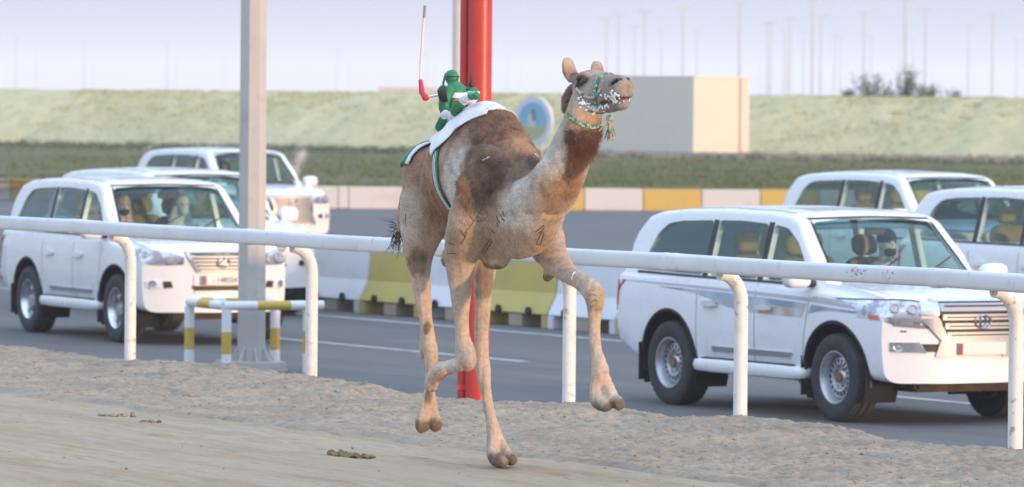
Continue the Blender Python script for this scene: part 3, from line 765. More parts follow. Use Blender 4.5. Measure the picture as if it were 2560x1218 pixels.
# side windows (x, z)
WIN = {'front': [(.16, 1.245), (1.02, 1.235), (.88, 1.34), (.62, 1.60), (.40, 1.725), (.16, 1.755)],
       'rear': [(-.80, 1.25), (.06, 1.247), (.06, 1.757), (-.40, 1.775), (-.80, 1.77)],
       'quarter': [(-2.06, 1.27), (-.90, 1.252), (-.90, 1.768), (-1.45, 1.75), (-1.70, 1.72), (-1.86, 1.62)]}
WSH = [(-.745, 1.30), (.745, 1.30), (.66, 1.785), (.35, 1.812), (-.35, 1.812), (-.66, 1.785)]
RWN = [(-.66, 1.30), (.66, 1.30), (.58, 1.70), (-.58, 1.70)]
AX, WR = 1.425, .402
def make_shell():
    xs = list(np.concatenate([np.linspace(-2.62, -2.0, 18), np.linspace(-1.95, .2, 34), np.linspace(.24, 1.3, 34), np.linspace(1.34, 2.1, 16), np.linspace(2.13, 2.34, 10)]))
    outer = mesh_from('o', *loft(xs)); bm = bmesh.new(); bm.from_mesh(outer); bmesh.ops.recalc_face_normals(bm, faces=bm.faces); bm.to_mesh(outer); bm.free()
    inner_xs = list(np.linspace(-2.42, 1.05, 50))
    cav = MB(); cav.add(*loft(inner_xs, .055)); cuts = [cav.mesh('cav')]
    for P in WIN.values():
        mb = MB(); mb.prism(roundpoly(P, .05), 'y', -1.3, 1.3); cuts.append(mb.mesh('w'))
    mb = MB(); mb.prism(roundpoly(WSH, .06), 'x', .1, 2.0); cuts.append(mb.mesh('w'))
    mb = MB(); mb.prism(roundpoly(RWN, .06), 'x', -3, -1.8); cuts.append(mb.mesh('w'))
    for x in (-AX, AX):
        for sgn in (-1, 1):
            mb = MB(); n = 36; R0 = .505
            poly = [(x + R0 * math.cos(2 * math.pi * k / n), .405 + R0 * math.sin(2 * math.pi * k / n) * (1.0 if math.sin(2 * math.pi * k / n) > 0 else 1)) for k in range(n)]
            mb.prism(poly, 'y', sgn * .60, sgn * 1.3); cuts.append(mb.mesh('wh'))
    # shut lines round the doors, sunk 12 mm
    def groove(P, w=.010):
        P = [Vector(p) for p in P]
        for sgn in (-1, 1):
            for a, b in zip(P[:-1], P[1:]):
                d = (b - a).normalized(); n = Vector((-d.y, d.x)) * w / 2
                mb = MB(); mb.prism([tuple(a + n), tuple(b + n), tuple(b - n), tuple(a - n)], 'y', sgn * .905, sgn * 1.2); cuts.append(mb.mesh('g'))
    return outer, cuts
DOORS = {'front_door': [(.12, 1.20), (.12, .46), (.86, .46), (.97, .74), (1.03, 1.18)], 'rear_door': [(-.92, 1.20), (-.92, .95), (-.86, .62), (-.72, .46), (.09, .46), (.09, 1.20)]}
_outer, _cuts = make_shell()
BV_OUT = BVHTree.FromPolygons([v.co.copy() for v in _outer.vertices], [tuple(p.vertices) for p in _outer.polygons])
SHELL = bool_diff(_outer.copy(), _cuts)
def classify(me):
    """0 paint, 1 interior, 2 wheel well, 3 window rubber"""
    for p in me.polygons:
        c = p.center; loc, nrm, idx, dist = BV_OUT.find_nearest(c)
        mi = 0
        if dist > .004:
            if c.z < .95 and min(abs(c.x - AX), abs(c.x + AX)) < .56 and abs(c.y) > .58 and dist > .004: mi = 2
            elif dist < .05: mi = 3
            else: mi = 1
        elif c.z < .41 and abs(p.normal.z) > .8: mi = 2
        p.material_index = mi
classify(SHELL)
BV_BODY = BV_OUT
def hit(p, d):
    h = BV_BODY.ray_cast(Vector(p), Vector(d)); return h[0], h[1]
def patch(A, B, mode, off=.004, rows=6, cols=None, thick=.012):
    """A, B: polylines in 2-D; ('side', +-1): (x, z) thrown on the flank; 'front'/'rear': (y, z) thrown on nose or tail; 'top': (x, y)"""
    cols = cols or max(len(A), 2) * 3
    A = cr(A, cols) if len(A) > 2 else [(lerp(A[0][0], A[1][0], i / (cols - 1)), lerp(A[0][1], A[1][1], i / (cols - 1))) for i in range(cols)]
    B = cr(B, cols) if len(B) > 2 else [(lerp(B[0][0], B[1][0], i / (cols - 1)), lerp(B[0][1], B[1][1], i / (cols - 1))) for i in range(cols)]
    V = []; N = []; last = None
    for r in range(rows + 1):
        for i in range(cols):
            u = lerp(A[i][0], B[i][0], r / rows); v = lerp(A[i][1], B[i][1], r / rows)
            if mode[0] == 'side': p, n = hit((u, mode[1] * 2, v), (0, -mode[1], 0))
            elif mode[0] == 'front': p, n = hit((4, u, v), (-1, 0, 0))
            elif mode[0] == 'rear': p, n = hit((-4, u, v), (1, 0, 0))
            else: p, n = hit((u, v, 4), (0, 0, -1))
            if p is None: p, n = last
            last = (p, n); V.append(p); N.append(n)
    mb = MB(); nv = len(V)
    Vo = [p + n * off for p, n in zip(V, N)]; Vi = [p + n * (off - thick) for p, n in zip(V, N)]
    F = []
    for r in range(rows):
        for i in range(cols - 1):
            a = r * cols + i; F.append((a, a + 1, a + 1 + cols, a + cols)); F.append((nv + a, nv + a + cols, nv + a + 1 + cols, nv + a + 1))
    ed = [i for i in range(cols)] + [r * cols + cols - 1 for r in range(1, rows + 1)] + [rows * cols + i for i in range(cols - 2, -1, -1)] + [r * cols for r in range(rows - 1, 0, -1)]
    for i in range(len(ed)):
        a, b = ed[i], ed[(i + 1) % len(ed)]; F.append((a, nv + a, nv + b, b))
    mb.add(Vo + Vi, F); return mb
def glass_patch(A, B, mode, off=-.012, rows=6, cols=16):
    mb = patch(A, B, mode, off, rows, cols, .004); return mb
MESHES = {}
def cached(key, fn):
    if key not in MESHES: MESHES[key] = fn()
    return MESHES[key]
def wheel_meshes(kind):
    MX = Matrix.Rotation(R(90), 4, 'X')   # lathe axis -> -y
    t = MB(); t.lathe([(.235, -.11), (.262, -.128), (.33, -.136), (.372, -.128), (.395, -.108), (.402, -.07), (.402, -.045), (.392, -.042), (.392, -.034), (.402, -.031), (.402, .031), (.392, .034), (.392, .042), (.402, .045), (.402, .07), (.395, .108), (.372, .128), (.33, .136), (.262, .128), (.235, .11)], 48, MX)
    for k in range(40):
        a = 2 * math.pi * k / 40
        for sg in (-1, 1):
            c = Vector((.390 * math.cos(a), sg * .088, .390 * math.sin(a))); t.box(c, (.012, .055, .036), mat=Matrix.Rotation(-a, 3, 'Y'))
    r = MB(); d = MB()
    # local +z of the lathe is turned to -y (outer face of a right-hand wheel)
    r.lathe([(.205, -.12), (.222, -.10), (.222, .10), (.236, .118), (.243, .124), (.232, .124), (.212, .10), (.205, .05), (.198, .03)], 48, MX)
    if kind == 'steel':
        r.lathe([(.20, .03), (.188, .055), (.168, .062)], 48, MX); r.lathe([(.128, .070), (.112, .066), (.098, .040), (.072, .038), (.06, .058), (.045, .064), (.0, .064)], 36, MX)
        for k in range(18):
            a0 = 2 * math.pi * (k + .29) / 18; a1 = 2 * math.pi * (k + .71) / 18
            V = []
            for a in (a0, a1):
                for rr, zz in ((.126, .070), (.170, .062), (.170, .054), (.126, .060)): V.append((rr * math.cos(a), -zz, rr * math.sin(a)))
            r.add(V, [(0, 1, 5, 4), (1, 2, 6, 5), (2, 3, 7, 6), (3, 0, 4, 7)])
    else:
        r.lathe([(.062, .060), (.058, .072), (.0, .074)], 24, MX)
        for k in range(6):
            a = 2 * math.pi * k / 6
            for sg in (-1, 1):
                V = []
                for rr, zz, hw in ((.05, .066, .016), (.13, .074, .017), (.20, .060, .030), (.216, .04, .036)):
                    for s_ in (-1, 1):
                        for dz in (0, -.02):
                            ca, sa = math.cos(a), math.sin(a); o_ = sg * (.006 + rr * .11) + s_ * hw * .62
                            V.append((rr * ca - o_ * sa, -(zz + dz), rr * sa + o_ * ca))
                F = []
                for i in range(3):
                    b = i * 4; F += [(b, b + 4, b + 6, b + 2), (b + 1, b + 3, b + 7, b + 5), (b, b + 1, b + 5, b + 4), (b + 2, b + 6, b + 7, b + 3)]
                r.add(V, F)
    d.lathe([(.205, .0), (.0, .0)], 36, MX); d.lathe([(.205, .001), (.205, -.1)], 36, MX)
    h = MB(); h.lathe([(.05, .062), (.045, .085), (.0, .088)], 16, MX)
    for k in range(5):
        a = 2 * math.pi * k / 5; h.tube([(.078 * math.cos(a), -.03, .078 * math.sin(a)), (.078 * math.cos(a), -.055, .078 * math.sin(a))], .009, 6)
    return t.mesh('tyre'), r.mesh('rim'), d.mesh('brake_disc'), h.mesh('hub')
def add_wheel(root, x, sgn, kind, rot):
    t, r, d, h = cached(('wheel', kind), lambda: wheel_meshes(kind))
    M = (M_tyre, M_rust if kind == 'steel' else M_chrome, M_void, M_hub if kind == 'steel' else M_silver)
    o = bpy.data.objects.new('wheel', t); col.objects.link(o); o.parent = root; o.location = (x, sgn * .838, WR)
    o.rotation_euler = (0, rot, 0 if sgn < 0 else math.pi)
    for me, m, nm in ((t, M[0], 'wheel'), (r, M[1], 'rim'), (d, M[2], 'brake_disc'), (h, M[3], 'hub')):
        if not me.materials: me.materials.append(m); shade(me, 40)
        if nm != 'wheel':
            c = bpy.data.objects.new(nm, me); col.objects.link(c); c.parent = o
def seat(mb, x, y, z=.62, w=.52):
    mb.add(*ellbox((x, y, z + .16), (.54, w, .20), 4)); 
    M = Matrix.Rotation(R(-16), 3, 'Y')
    mb.add(*ellbox((x - .33, y, z + .50), (.17, w, .66), 4, M)); mb.add(*ellbox((x - .44, y, z + .93), (.11, .27, .20), 3, M))
def ellbox(c, d, e=4, M=None, n=10, m=20):
    V = []; F = []
    def sp(v, p): return math.copysign(abs(v) ** p, v)
    p = 2 / e
    for i in range(n + 1):
        th = -math.pi / 2 + math.pi * i / n
        for k in range(m):
            a = 2 * math.pi * k / m
            v = Vector((d[0] / 2 * sp(math.cos(th), p) * sp(math.cos(a), p), d[1] / 2 * sp(math.cos(th), p) * sp(math.sin(a), p), d[2] / 2 * sp(math.sin(th), p)))
            V.append((M @ v if M is not None else v) + Vector(c))
    for i in range(n):
        for k in range(m): F.append((i * m + k, i * m + (k + 1) % m, (i + 1) * m + (k + 1) % m, (i + 1) * m + k))
    return V, F

def make_suv(kind, label, group=None, pm=None, detail=True, wheel='steel', plate=True, decal=False, sunroof=True, spindle=False):
    pm = pm or M_car
    root = empty('parked_suv' if False else 'suv'); tag(root, label, 'car', group)
    body_me = SHELL.copy(); body_me.name = 'body'
    # take the doors out as meshes of their own
    doors = []
    bm = bmesh.new(); bm.from_mesh(body_me); bm.faces.ensure_lookup_table()
    for nm, P in DOORS.items():
        for sgn in (-1, 1):
            lo = [p[0] for p in P]; x0, x1 = min(lo), max(lo)
            fs = [f for f in bm.faces if f.calc_center_median().y * sgn > .86 and f.material_index == 0 and .50 < f.calc_center_median().z < 1.19 and in_poly(f.calc_center_median().x, f.calc_center_median().z, [Vector((a, b, 0)) for a, b in P])]
            d = bmesh.new(); vm = {}
            for f in fs:
                d.faces.new([vm.setdefault(v.index, None) or vm.__setitem__(v.index, d.verts.new(v.co)) or vm[v.index] for v in f.verts]).smooth = True
            me = bpy.data.meshes.new(nm); d.to_mesh(me); d.free(); doors.append((nm, sgn, me))
            bmesh.ops.delete(bm, geom=fs, context='FACES')
    bm.to_mesh(body_me); bm.free()
    body = link('body', body_me, [pm, M_beige, M_void, M_blk], root); shade(body_me, 38)
    for nm, sgn, me in doors:
        o = link('door', me, pm, root); shade(me, 38)
        hx = .30 if nm == 'front_door' else -.66
        h = patch([(hx - .13, 1.005), (hx, 1.02), (hx + .13, 1.005)], [(hx - .13, .975), (hx, .965), (hx + .13, .975)], ('side', sgn), .035, 4, 9, .03)
        h.build('handle', M_chrome if decal else pm, o, 50)
        # dark shut line at the rear edge of each door
        x0 = .105 if nm == 'front_door' else -.915
        g = patch([(x0 - .005, 1.205), (x0 + .005, 1.205)], [(x0 - .005, .50), (x0 + .005, .50)], ('side', sgn), .0015, 10, 2, .004); g.build('shut_line', M_grey, o)
        if nm == 'front_door':
            g = patch([(1.025, 1.19), (1.035, 1.19)], [(.90, .52), (.91, .52)], ('side', sgn), .0015, 10, 2, .004); g.build('shut_line', M_grey, o)
    for sgn in (-1, 1):
        # glass of the side windows with black frames
        W = {'front': ([(.15, 1.77), (.42, 1.745), (.66, 1.60), (.90, 1.345), (1.05, 1.225)], [(.15, 1.225), (.42, 1.225), (.66, 1.225), (.90, 1.225), (1.05, 1.225)]),
             'rear': ([(-.82, 1.79), (.07, 1.775)], [(-.82, 1.235), (.07, 1.235)]), 'quarter': ([(-2.10, 1.255), (-1.88, 1.64), (-1.70, 1.74), (-.88, 1.785)], [(-2.10, 1.25), (-1.7, 1.245), (-1.3, 1.24), (-.88, 1.235)])}
        for k, (A, B) in W.items():
            o = glass_patch(A, B, ('side', sgn), -.02).build('side_window', M_glass if k != 'quarter' else M_glass, root, 60)
        for x0, x1 in ((.065, .155), (-.895, -.805)):
            patch([(x0, 1.775), (x1, 1.772)], [(x0, 1.235), (x1, 1.235)], ('side', sgn), .003, 6, 3, .01).build('pillar_trim', M_blk, root)
        patch([(-.74, 1.765), (-.70, 1.765)], [(-.66, 1.245), (-.62, 1.245)], ('side', sgn), -.010, 6, 3, .01).build('pillar_trim', M_blk, root) if False else None
        patch([(-2.08, 1.262), (-.9, 1.247), (0, 1.243), (1.0, 1.23)], [(-2.08, 1.238), (-.9, 1.223), (0, 1.219), (1.0, 1.208)], ('side', sgn), .006, 2, 40, .012).build('waist_moulding', M_blk if not decal else M_blk, root)
        # wheel arch lips
        for x in (-AX, AX):
            mb = MB(); pts = []
            for k in range(25):
                a = R(-8) + R(196) * k / 24; X = x + .505 * math.cos(a); Z = .405 + .505 * math.sin(a)
                p, n = hit((X, sgn * 2, max(Z, .46)), (0, -sgn, 0))
                pts.append((X, (p.y if p else sgn * .96) - sgn * .012, Z))
            mb.tube(pts, .020, 6); mb.build('wheel_arch', M_blk, root, 60)
        for x in (-AX, AX):
            def liner(x=x, sgn=sgn):
                mb = MB(); A = [R(-25) + R(230) * k / 22 for k in range(23)]; V = []; F = []
                for a in A:
                    for y, rr in ((.955, .502), (.60, .502), (.60, .0)): V.append((x + rr * math.cos(a), sgn * y, .405 + rr * math.sin(a)))
                for k in range(22): F += [(k * 3, k * 3 + 1, k * 3 + 4, k * 3 + 3), (k * 3 + 1, k * 3 + 2, k * 3 + 5, k * 3 + 4)]
                mb.add(V, F); return mb.mesh('wheel_liner', fix=False)
            me = cached(('liner', x, sgn), liner); o = bpy.data.objects.new('wheel_liner', me); col.objects.link(o); o.parent = root
            if not me.materials: me.materials.append(M_void)
        # mud flaps
        for x, w in ((-AX - .50, .3), (AX - .52, .28)):
            mb = MB(); mb.box((x, sgn * .84, .40), (.02, w, .36)); mb.build('mud_flap', M_blk, root)
        # side step
        mb = MB(); mb.add(*ellbox((0, sgn * .93, .415), (1.92, .20, .13), 6, None, 8, 28)); mb.build('side_step', pm, root, 60)
        mb = MB(); mb.box((0, sgn * .955, .484), (1.55, .11, .012)); mb.build('step_tread', M_blk, root)
        # lower chrome moulding
        patch([(-.62, .60), (.76, .60)], [(-.62, .555), (.72, .555)], ('side', sgn), .016, 2, 24, .02).build('door_moulding', M_chrome, root)
        # mirror
        mb = MB(); mb.add(*ellbox((.98, sgn * 1.09, 1.30), (.17, .27, .21), 3.4)); mo = mb.build('mirror', pm, root, 60)
        mb = MB(); mb.tube([(.98, sgn * .90, 1.235), (.98, sgn * 1.02, 1.24)], .035, 8); mb.build('mirror_arm', M_blk, mo)
        mb = MB(); mb.add(*ellbox((.90, sgn * 1.09, 1.30), (.012, .23, .17), 4)); mb.build('mirror_glass', M_chrome, mo)
    # windscreens
    glass_patch([(-.70, 1.80), (-.4, 1.825), (0, 1.828), (.4, 1.825), (.70, 1.80)], [(-.785, 1.275), (-.4, 1.275), (0, 1.275), (.4, 1.275), (.785, 1.275)], ('front',), -.018, 8, 20).build('windscreen', M_wind, root, 60)
    patch([(-.64, 1.80), (-.3, 1.815), (.3, 1.815), (.64, 1.80)], [(-.67, 1.735), (-.3, 1.745), (.3, 1.745), (.67, 1.735)], ('front',), -.028, 3, 20, .003).build('sun_band', M_dglass, root)
    glass_patch([(-.62, 1.73), (0, 1.735), (.62, 1.73)], [(-.70, 1.28), (0, 1.28), (.70, 1.28)], ('rear',), -.018, 8, 16).build('rear_window', M_dglass, root, 60)
    for sgn in (-1, 1):
        patch([(sgn * .768, 1.29), (sgn * .672, 1.80)], [(sgn * .745, 1.29), (sgn * .65, 1.80)], ('front',), .003, 2, 14, .008).build('windscreen_seal', M_blk, root)
    patch([(-.67, 1.822), (0, 1.838), (.67, 1.822)], [(-.67, 1.805), (0, 1.818), (.67, 1.805)], ('front',), .002, 2, 16, .006).build('windscreen_seal', M_blk, root)
    patch([(-.68, 1.305), (0, 1.312), (.68, 1.305)], [(-.72, 1.25), (0, 1.262), (.72, 1.25)], ('front',), .004, 2, 16, .01).build('cowl', M_blk, root)
    for y in (-.28, .28):
        mb = MB(); mb.tube([(1.12, y, 1.335), (.98, y + .42 * (1 if y < 0 else 1) - .1, 1.47)], .009, 6); mb.build('wiper', M_blk, root)
    if sunroof:
        patch([(-.25, -.40), (.22, -.40)], [(-.25, .40), (.22, .40)], ('top',), .003, 4, 6, .01).build('sunroof', mat('sunroof glass', (.30, .33, .38), .12, spec=.6), root)
    for sgn in (-1, 1):     # roof gutters
        patch([(-1.9, sgn * .66), (.3, sgn * .66)], [(-1.9, sgn * .645), (.3, sgn * .645)], ('top',), .003, 1, 16, .008).build('roof_channel', M_grey, root)
    # interior
    sm = MB(); 
    for y in (-.38, .38): 
        sm = MB(); seat(sm, .32, y); sm.build('front_seat', M_tan, root, 60)
    sm = MB(); seat(sm, -.58, -.36); seat(sm, -.58, .36); sm.mesh; sm.build('rear_bench', M_tan, root, 60)
    mb = MB(); mb.add(*ellbox((.98, 0, 1.02), (.50, 1.62, .42), 5)); mb.build('dashboard', M_grey, root, 60)
    sw = MB(); MW = Matrix.Translation((.66, .38, 1.12)) @ Matrix.Rotation(R(-62), 4, 'Y')
    sw.lathe([(.185 + .016 * math.cos(2 * math.pi * k / 8), .016 * math.sin(2 * math.pi * k / 8)) for k in range(8)], 28, MW, close=True)
    sw.add(*ellbox(MW @ Vector((0, 0, -.02)), (.07, .34, .05), 3)); sw.build('steering_wheel', M_grey, root, 60)
    mb = MB(); mb.box((.62, 0, 1.70), (.03, .22, .07)); mb.build('mirror_inside', M_blk, root, bevel=.01)
    # bonnet line
    patch([(1.25, -.70), (1.6, -.76), (2.0, -.74)], [(1.25, -.71), (1.6, -.77), (2.0, -.75)], ('top',), .0015, 1, 20, .004).build('bonnet_line', M_grey, root)
    patch([(1.25, .70), (1.6, .76), (2.0, .74)], [(1.25, .71), (1.6, .77), (2.0, .75)], ('top',), .0015, 1, 20, .004).build('bonnet_line', M_grey, root)
    FR = ('front',)
    DZ = .09
    up = lambda Q: [(a, b + DZ) for a, b in Q]
    def fpatch(nm, A, B, m, off=.006, parent=root, rows=4, cols=None, thick=.02): return patch(up(A), up(B), FR, off, rows, cols, thick).build(nm, m, parent, 45)
    if kind == 'cruiser':
        for s in (-1, 1):
            hl = fpatch('headlight', [(s * .955, 1.02), (s * .80, 1.03), (s * .66, 1.025), (s * .56, 1.015)], [(s * .955, .87), (s * .80, .815), (s * .66, .795), (s * .60, .80)], M_bulb, .004, cols=20, rows=6)
            for y, z, r in ((.66, .95, .040), (.80, .96, .038)):
                p, n = hit((4, s * y, z + DZ), (-1, 0, 0)); q = n.to_track_quat('Z', 'Y').to_matrix().to_4x4(); q.translation = p + n * .006
                mb = MB(); mb.lathe([(r * 1.3, 0), (r * 1.25, .012), (r, .014), (r * .9, .004), (.0, .010)], 20, q); mb.build('projector_lamp', M_silver, hl, 50)
            fpatch('headlight_trim', [(s * .955, 1.032), (s * .80, 1.042), (s * .66, 1.037), (s * .56, 1.027)], [(s * .955, 1.02), (s * .80, 1.03), (s * .66, 1.025), (s * .56, 1.015)], M_blk, .005, hl, 2, 18)
            fpatch('headlight_bar', [(s * .86, .885), (s * .66, .875), (s * .44, .878)], [(s * .86, .855), (s * .66, .845), (s * .44, .843)], M_chrome, .022, hl, 2, 16)
            fpatch('indicator', [(s * .935, .90), (s * .90, .895)], [(s * .935, .86), (s * .90, .855)], M_amber, .008, hl)
            fpatch('headlight_trim', [(s * .82, .83), (s * .60, .815), (s * .42, .815)], [(s * .82, .805), (s * .60, .785), (s * .42, .785)], M_grey, .006, hl, 2, 16)
            # chrome frame of the grille
            fpatch('grille_frame', [(s * .58, 1.01), (s * .50, 1.015), (s * .42, 1.015)], [(s * .60, .905), (s * .52, .90), (s * .435, .90)], M_chrome, .030, rows=5, cols=8, thick=.05)
            fpatch('grille_frame', [(s * .60, .872), (s * .425, .872)], [(s * .40, .67), (s * .345, .67)], M_chrome, .030, rows=6, cols=6, thick=.05)
            fl = fpatch('fog_lamp', [(s * .84, .66), (s * .60, .66)], [(s * .84, .575), (s * .54, .565)], M_chrome, .010, cols=10)
            p, n = hit((4, s * .775, .618 + DZ), (-1, 0, 0)); q = n.to_track_quat('Z', 'Y').to_matrix().to_4x4(); q.translation = p + n * .008
            mb = MB(); mb.lathe([(.042, .0), (.042, .014), (.034, .010), (0, .018)], 18, q); mb.build('fog_bulb', M_bulb, fl, 50)
            fpatch('lower_vent', [(s * .58, .645), (s * .36, .645)], [(s * .54, .575), (s * .33, .575)], M_blk, .006, cols=8)
            fpatch('bumper_trim', [(s * .40, .71), (s * .30, .712), (s * .18, .712)], [(s * .46, .53), (s * .34, .528), (s * .24, .53)], M_silver, .022, cols=8, thick=.03)
            fpatch('washer_cap', [(s * .76, .765), (s * .71, .765)], [(s * .76, .752), (s * .71, .752)], M_blk, .004)
        fpatch('grille_back', [(-.46, 1.0), (0, 1.0), (.46, 1.0)], [(-.36, .67), (0, .67), (.36, .67)], M_blk, .006, rows=8, cols=14)
        for z in (.965, .885, .805, .725):
            w = lerp(.345, .43, (z - .67) / .33)
            fpatch('grille_bar', [(-w, z + .026), (0, z + .026), (w, z + .026)], [(-w, z - .026), (0, z - .026), (w, z - .026)], M_silver, .034, rows=2, cols=12, thick=.03)
            fpatch('grille_slot', [(-w + .04, z + .006), (0, z + .006), (w - .04, z + .006)], [(-w + .04, z - .006), (0, z - .006), (w - .04, z - .006)], M_blk, .037, rows=1, cols=12, thick=.006)
        fpatch('grille_frame', [(-.50, 1.032), (0, 1.035), (.50, 1.032)], [(-.46, 1.006), (0, 1.006), (.46, 1.006)], M_chrome, .036, rows=2, cols=14, thick=.05)
        fpatch('bumper_trim', [(-.38, .715), (0, .716), (.38, .715)], [(-.30, .65), (0, .65), (.30, .65)], M_silver, .024, rows=2, cols=14, thick=.03)
        fpatch('lower_grille', [(-.28, .64), (0, .64), (.28, .64)], [(-.25, .585), (0, .585), (.25, .585)], M_blk, .012, rows=2, cols=10)
        zp = .60 + DZ
        p, n = hit((4, 0, .92 + DZ), (-1, 0, 0)); mb = MB(); q = Matrix.Translation((p.x + .04, 0, .845)) @ Matrix.Rotation(R(90), 4, 'Y')
        for rx, ry in ((.085, .06), (.03, .055)):
            V = []; ring = 24
            mb.tube([Vector((p.x + .045, rx * math.cos(2 * math.pi * k / ring), .845 + DZ + ry * math.sin(2 * math.pi * k / ring))) for k in range(ring + 1)], .007, 6, caps=False)
        o = mb.build('emblem', M_chrome, root, 60)
    else:
        for s in (-1, 1):
            hl = fpatch('headlight', [(s * .955, 1.005), (s * .84, 1.02), (s * .64, .985), (s * .46, .93)], [(s * .955, .90), (s * .84, .845), (s * .66, .835), (s * .46, .845)], M_bulb, .006, cols=20, rows=6)
            for y, z, r in ((.62, .90, .036), (.74, .93, .042), (.85, .945, .034)):
                p, n = hit((4, s * y, z + DZ), (-1, 0, 0)); q = n.to_track_quat('Z', 'Y').to_matrix().to_4x4(); q.translation = p + n * .008
                mb = MB(); mb.lathe([(r * 1.25, 0), (r * 1.2, .012), (r, .014), (r * .9, .004), (.0, .010)], 20, q); mb.build('projector_lamp', M_silver, hl, 50)
            fpatch('indicator', [(s * .950, .985), (s * .92, .99)], [(s * .950, .945), (s * .92, .94)], M_redl, .010, hl)
            fl = fpatch('fog_lamp', [(s * .86, .655), (s * .70, .655)], [(s * .86, .575), (s * .70, .575)], pm, .014, cols=10)
            p, n = hit((4, s * .79, .615 + DZ), (-1, 0, 0)); q = n.to_track_quat('Z', 'Y').to_matrix().to_4x4(); q.translation = p + n * .016
            mb = MB(); mb.lathe([(.046, .0), (.046, .014), (.036, .010), (0, .016)], 18, q); mb.build('fog_bulb', M_bulb, fl, 50)
            fpatch('lower_vent', [(s * .69, .65), (s * .60, .65)], [(s * .68, .57), (s * .58, .58)], M_blk, .008, cols=6)
            fpatch('grille_frame', [(s * .44, .965), (s * .40, .968)], [(s * .31, .755), (s * .27, .755)], M_chrome, .03, rows=6, cols=4, thick=.04)
            fpatch('bumper_seam', [(s * .36, .72), (s * .35, .72)], [(s * .34, .50), (s * .33, .50)], M_grey, .002, cols=2, thick=.004)
        fpatch('grille_back', [(-.41, .96), (0, .96), (.41, .96)], [(-.28, .765), (0, .765), (.28, .765)], M_blk, .006, rows=8, cols=14)
        for z in (.935, .893, .851, .809, .772):
            w = lerp(.27, .405, (z - .76) / .20)
            fpatch('grille_bar', [(-w, z + .013), (0, z + .013), (w, z + .013)], [(-w, z - .013), (0, z - .013), (w, z - .013)], M_silver, .03, rows=2, cols=12, thick=.025)
        fpatch('grille_frame', [(-.45, .985), (0, .99), (.45, .985)], [(-.42, .962), (0, .966), (.42, .962)], M_chrome, .032, rows=2, cols=14, thick=.04)
        fpatch('lower_grille', [(-.38, .60), (0, .60), (.38, .60)], [(-.34, .545), (0, .545), (.34, .545)], M_blk, .010, rows=2, cols=10)
        p, n = hit((4, 0, .87 + DZ), (-1, 0, 0)); mb = MB(); ring = 24; X = p.x + .05
        mb.tube([Vector((X, .075 * math.cos(2 * math.pi * k / ring), .96 + .056 * math.sin(2 * math.pi * k / ring))) for k in range(ring + 1)], .008, 6, caps=False)
        mb.tube([(X, .03, .995), (X, -.028, .942), (X, .05, .938)], .008, 6)
        mb.build('emblem', M_chrome, root, 60)
        zp = .665 + DZ
        if spindle:
            zp = .42 + DZ
            fpatch('grille_back', [(-.42, .97), (0, .97), (.42, .97)], [(-.44, .50), (0, .50), (.44, .50)], M_blk, .034, rows=10, cols=14)
            for k in range(9):
                z = .945 - .052 * k; w = .30 + .11 * abs((z - .76) / .2)
                fpatch('grille_bar', [(-w, z + .014), (0, z + .014), (w, z + .014)], [(-w, z - .014), (0, z - .014), (w, z - .014)], M_silver, .048, rows=2, cols=12, thick=.02)
            for s in (-1, 1):
                fpatch('grille_frame', [(s * .46, .985), (s * .40, .985)], [(s * .36, .76), (s * .30, .76)], M_chrome, .052, rows=4, cols=4, thick=.04); fpatch('grille_frame', [(s * .36, .76), (s * .30, .76)], [(s * .50, .47), (s * .43, .47)], M_chrome, .052, rows=4, cols=4, thick=.04)
    # number plate
    if plate:
        p, n = hit((4, 0, zp), (-1, 0, 0)); X = p.x + .025
        mb = MB(); mb.box((X, 0, zp), (.015, .52, .11)); pl = mb.build('number_plate', M_plate, root, bevel=.004)
        mb = MB(); mb.box((X + .009, -.235, zp), (.004, .045, .104)); mb.build('plate_panel', M_maroon, pl)
        if plate is not True: plate_text(pl, plate, (X + .0095, zp))
    # bumpers' dark lower edge and underbody
    mb = MB(); mb.box((1.92, 0, .345), (.5, 1.15, .10)); mb.build('skid_plate', M_dirt, root, bevel=.03)
    mb = MB(); mb.tube([(AX, -.70, .34), (AX, .70, .34)], .06, 10); mb.tube([(-AX, -.70, .40), (-AX, .70, .40)], .075, 10); mb.add(*ellbox((-AX, .1, .40), (.3, .34, .3), 2.2)); mb.add(*ellbox((.1, 0, .36), (2.4, .8, .16), 6)); mb.build('underbody', M_dirt, root, 50)
    # tail
    for s in (-1, 1):
        patch([(s * .93, 1.16), (s * .72, 1.16)], [(s * .93, .92), (s * .74, .92)], ('rear',), .012, 4, 6, .03).build('tail_light', M_redl, root)
        patch([(-2.53, 1.15), (-2.40, 1.15)], [(-2.55, .93), (-2.44, .93)], ('side', s), .008, 4, 5, .02).build('tail_light', M_redl, root)
        patch([(-2.55, .93), (-2.44, .93)], [(-2.55, .86), (-2.46, .86)], ('side', s), .008, 3, 5, .02).build('reversing_light', M_bulb, root)
    patch([(-2.12, 1.10), (-1.92, 1.10)], [(-2.12, .90), (-1.92, .90)], ('side', -1), .0022, 4, 6, .003).build('fuel_flap', pm, root)
    if decal:
        SD = ('side', -1)
        def sp(A, B, m, off=.0025, cols=40): patch(A, B, SD, off, 3, cols, .004).build('side_decal', m, root)
        sp([(-2.35, 1.165), (-1.2, 1.155), (0, 1.135), (1.2, 1.10), (2.06, 1.035)], [(-2.35, 1.155), (-1.2, 1.135), (0, 1.105), (1.2, 1.065), (2.06, 1.01)], M_stripe2)
        sp([(-1.6, 1.125), (-.9, 1.115), (0, 1.09), (.98, 1.055)], [(-1.6, 1.12), (-.9, 1.07), (-.2, .955), (.90, .93)], M_stripe)
        sp([(.35, 1.02), (.96, 1.0)], [(.15, .935), (.90, .925)], M_stripe3, .003)
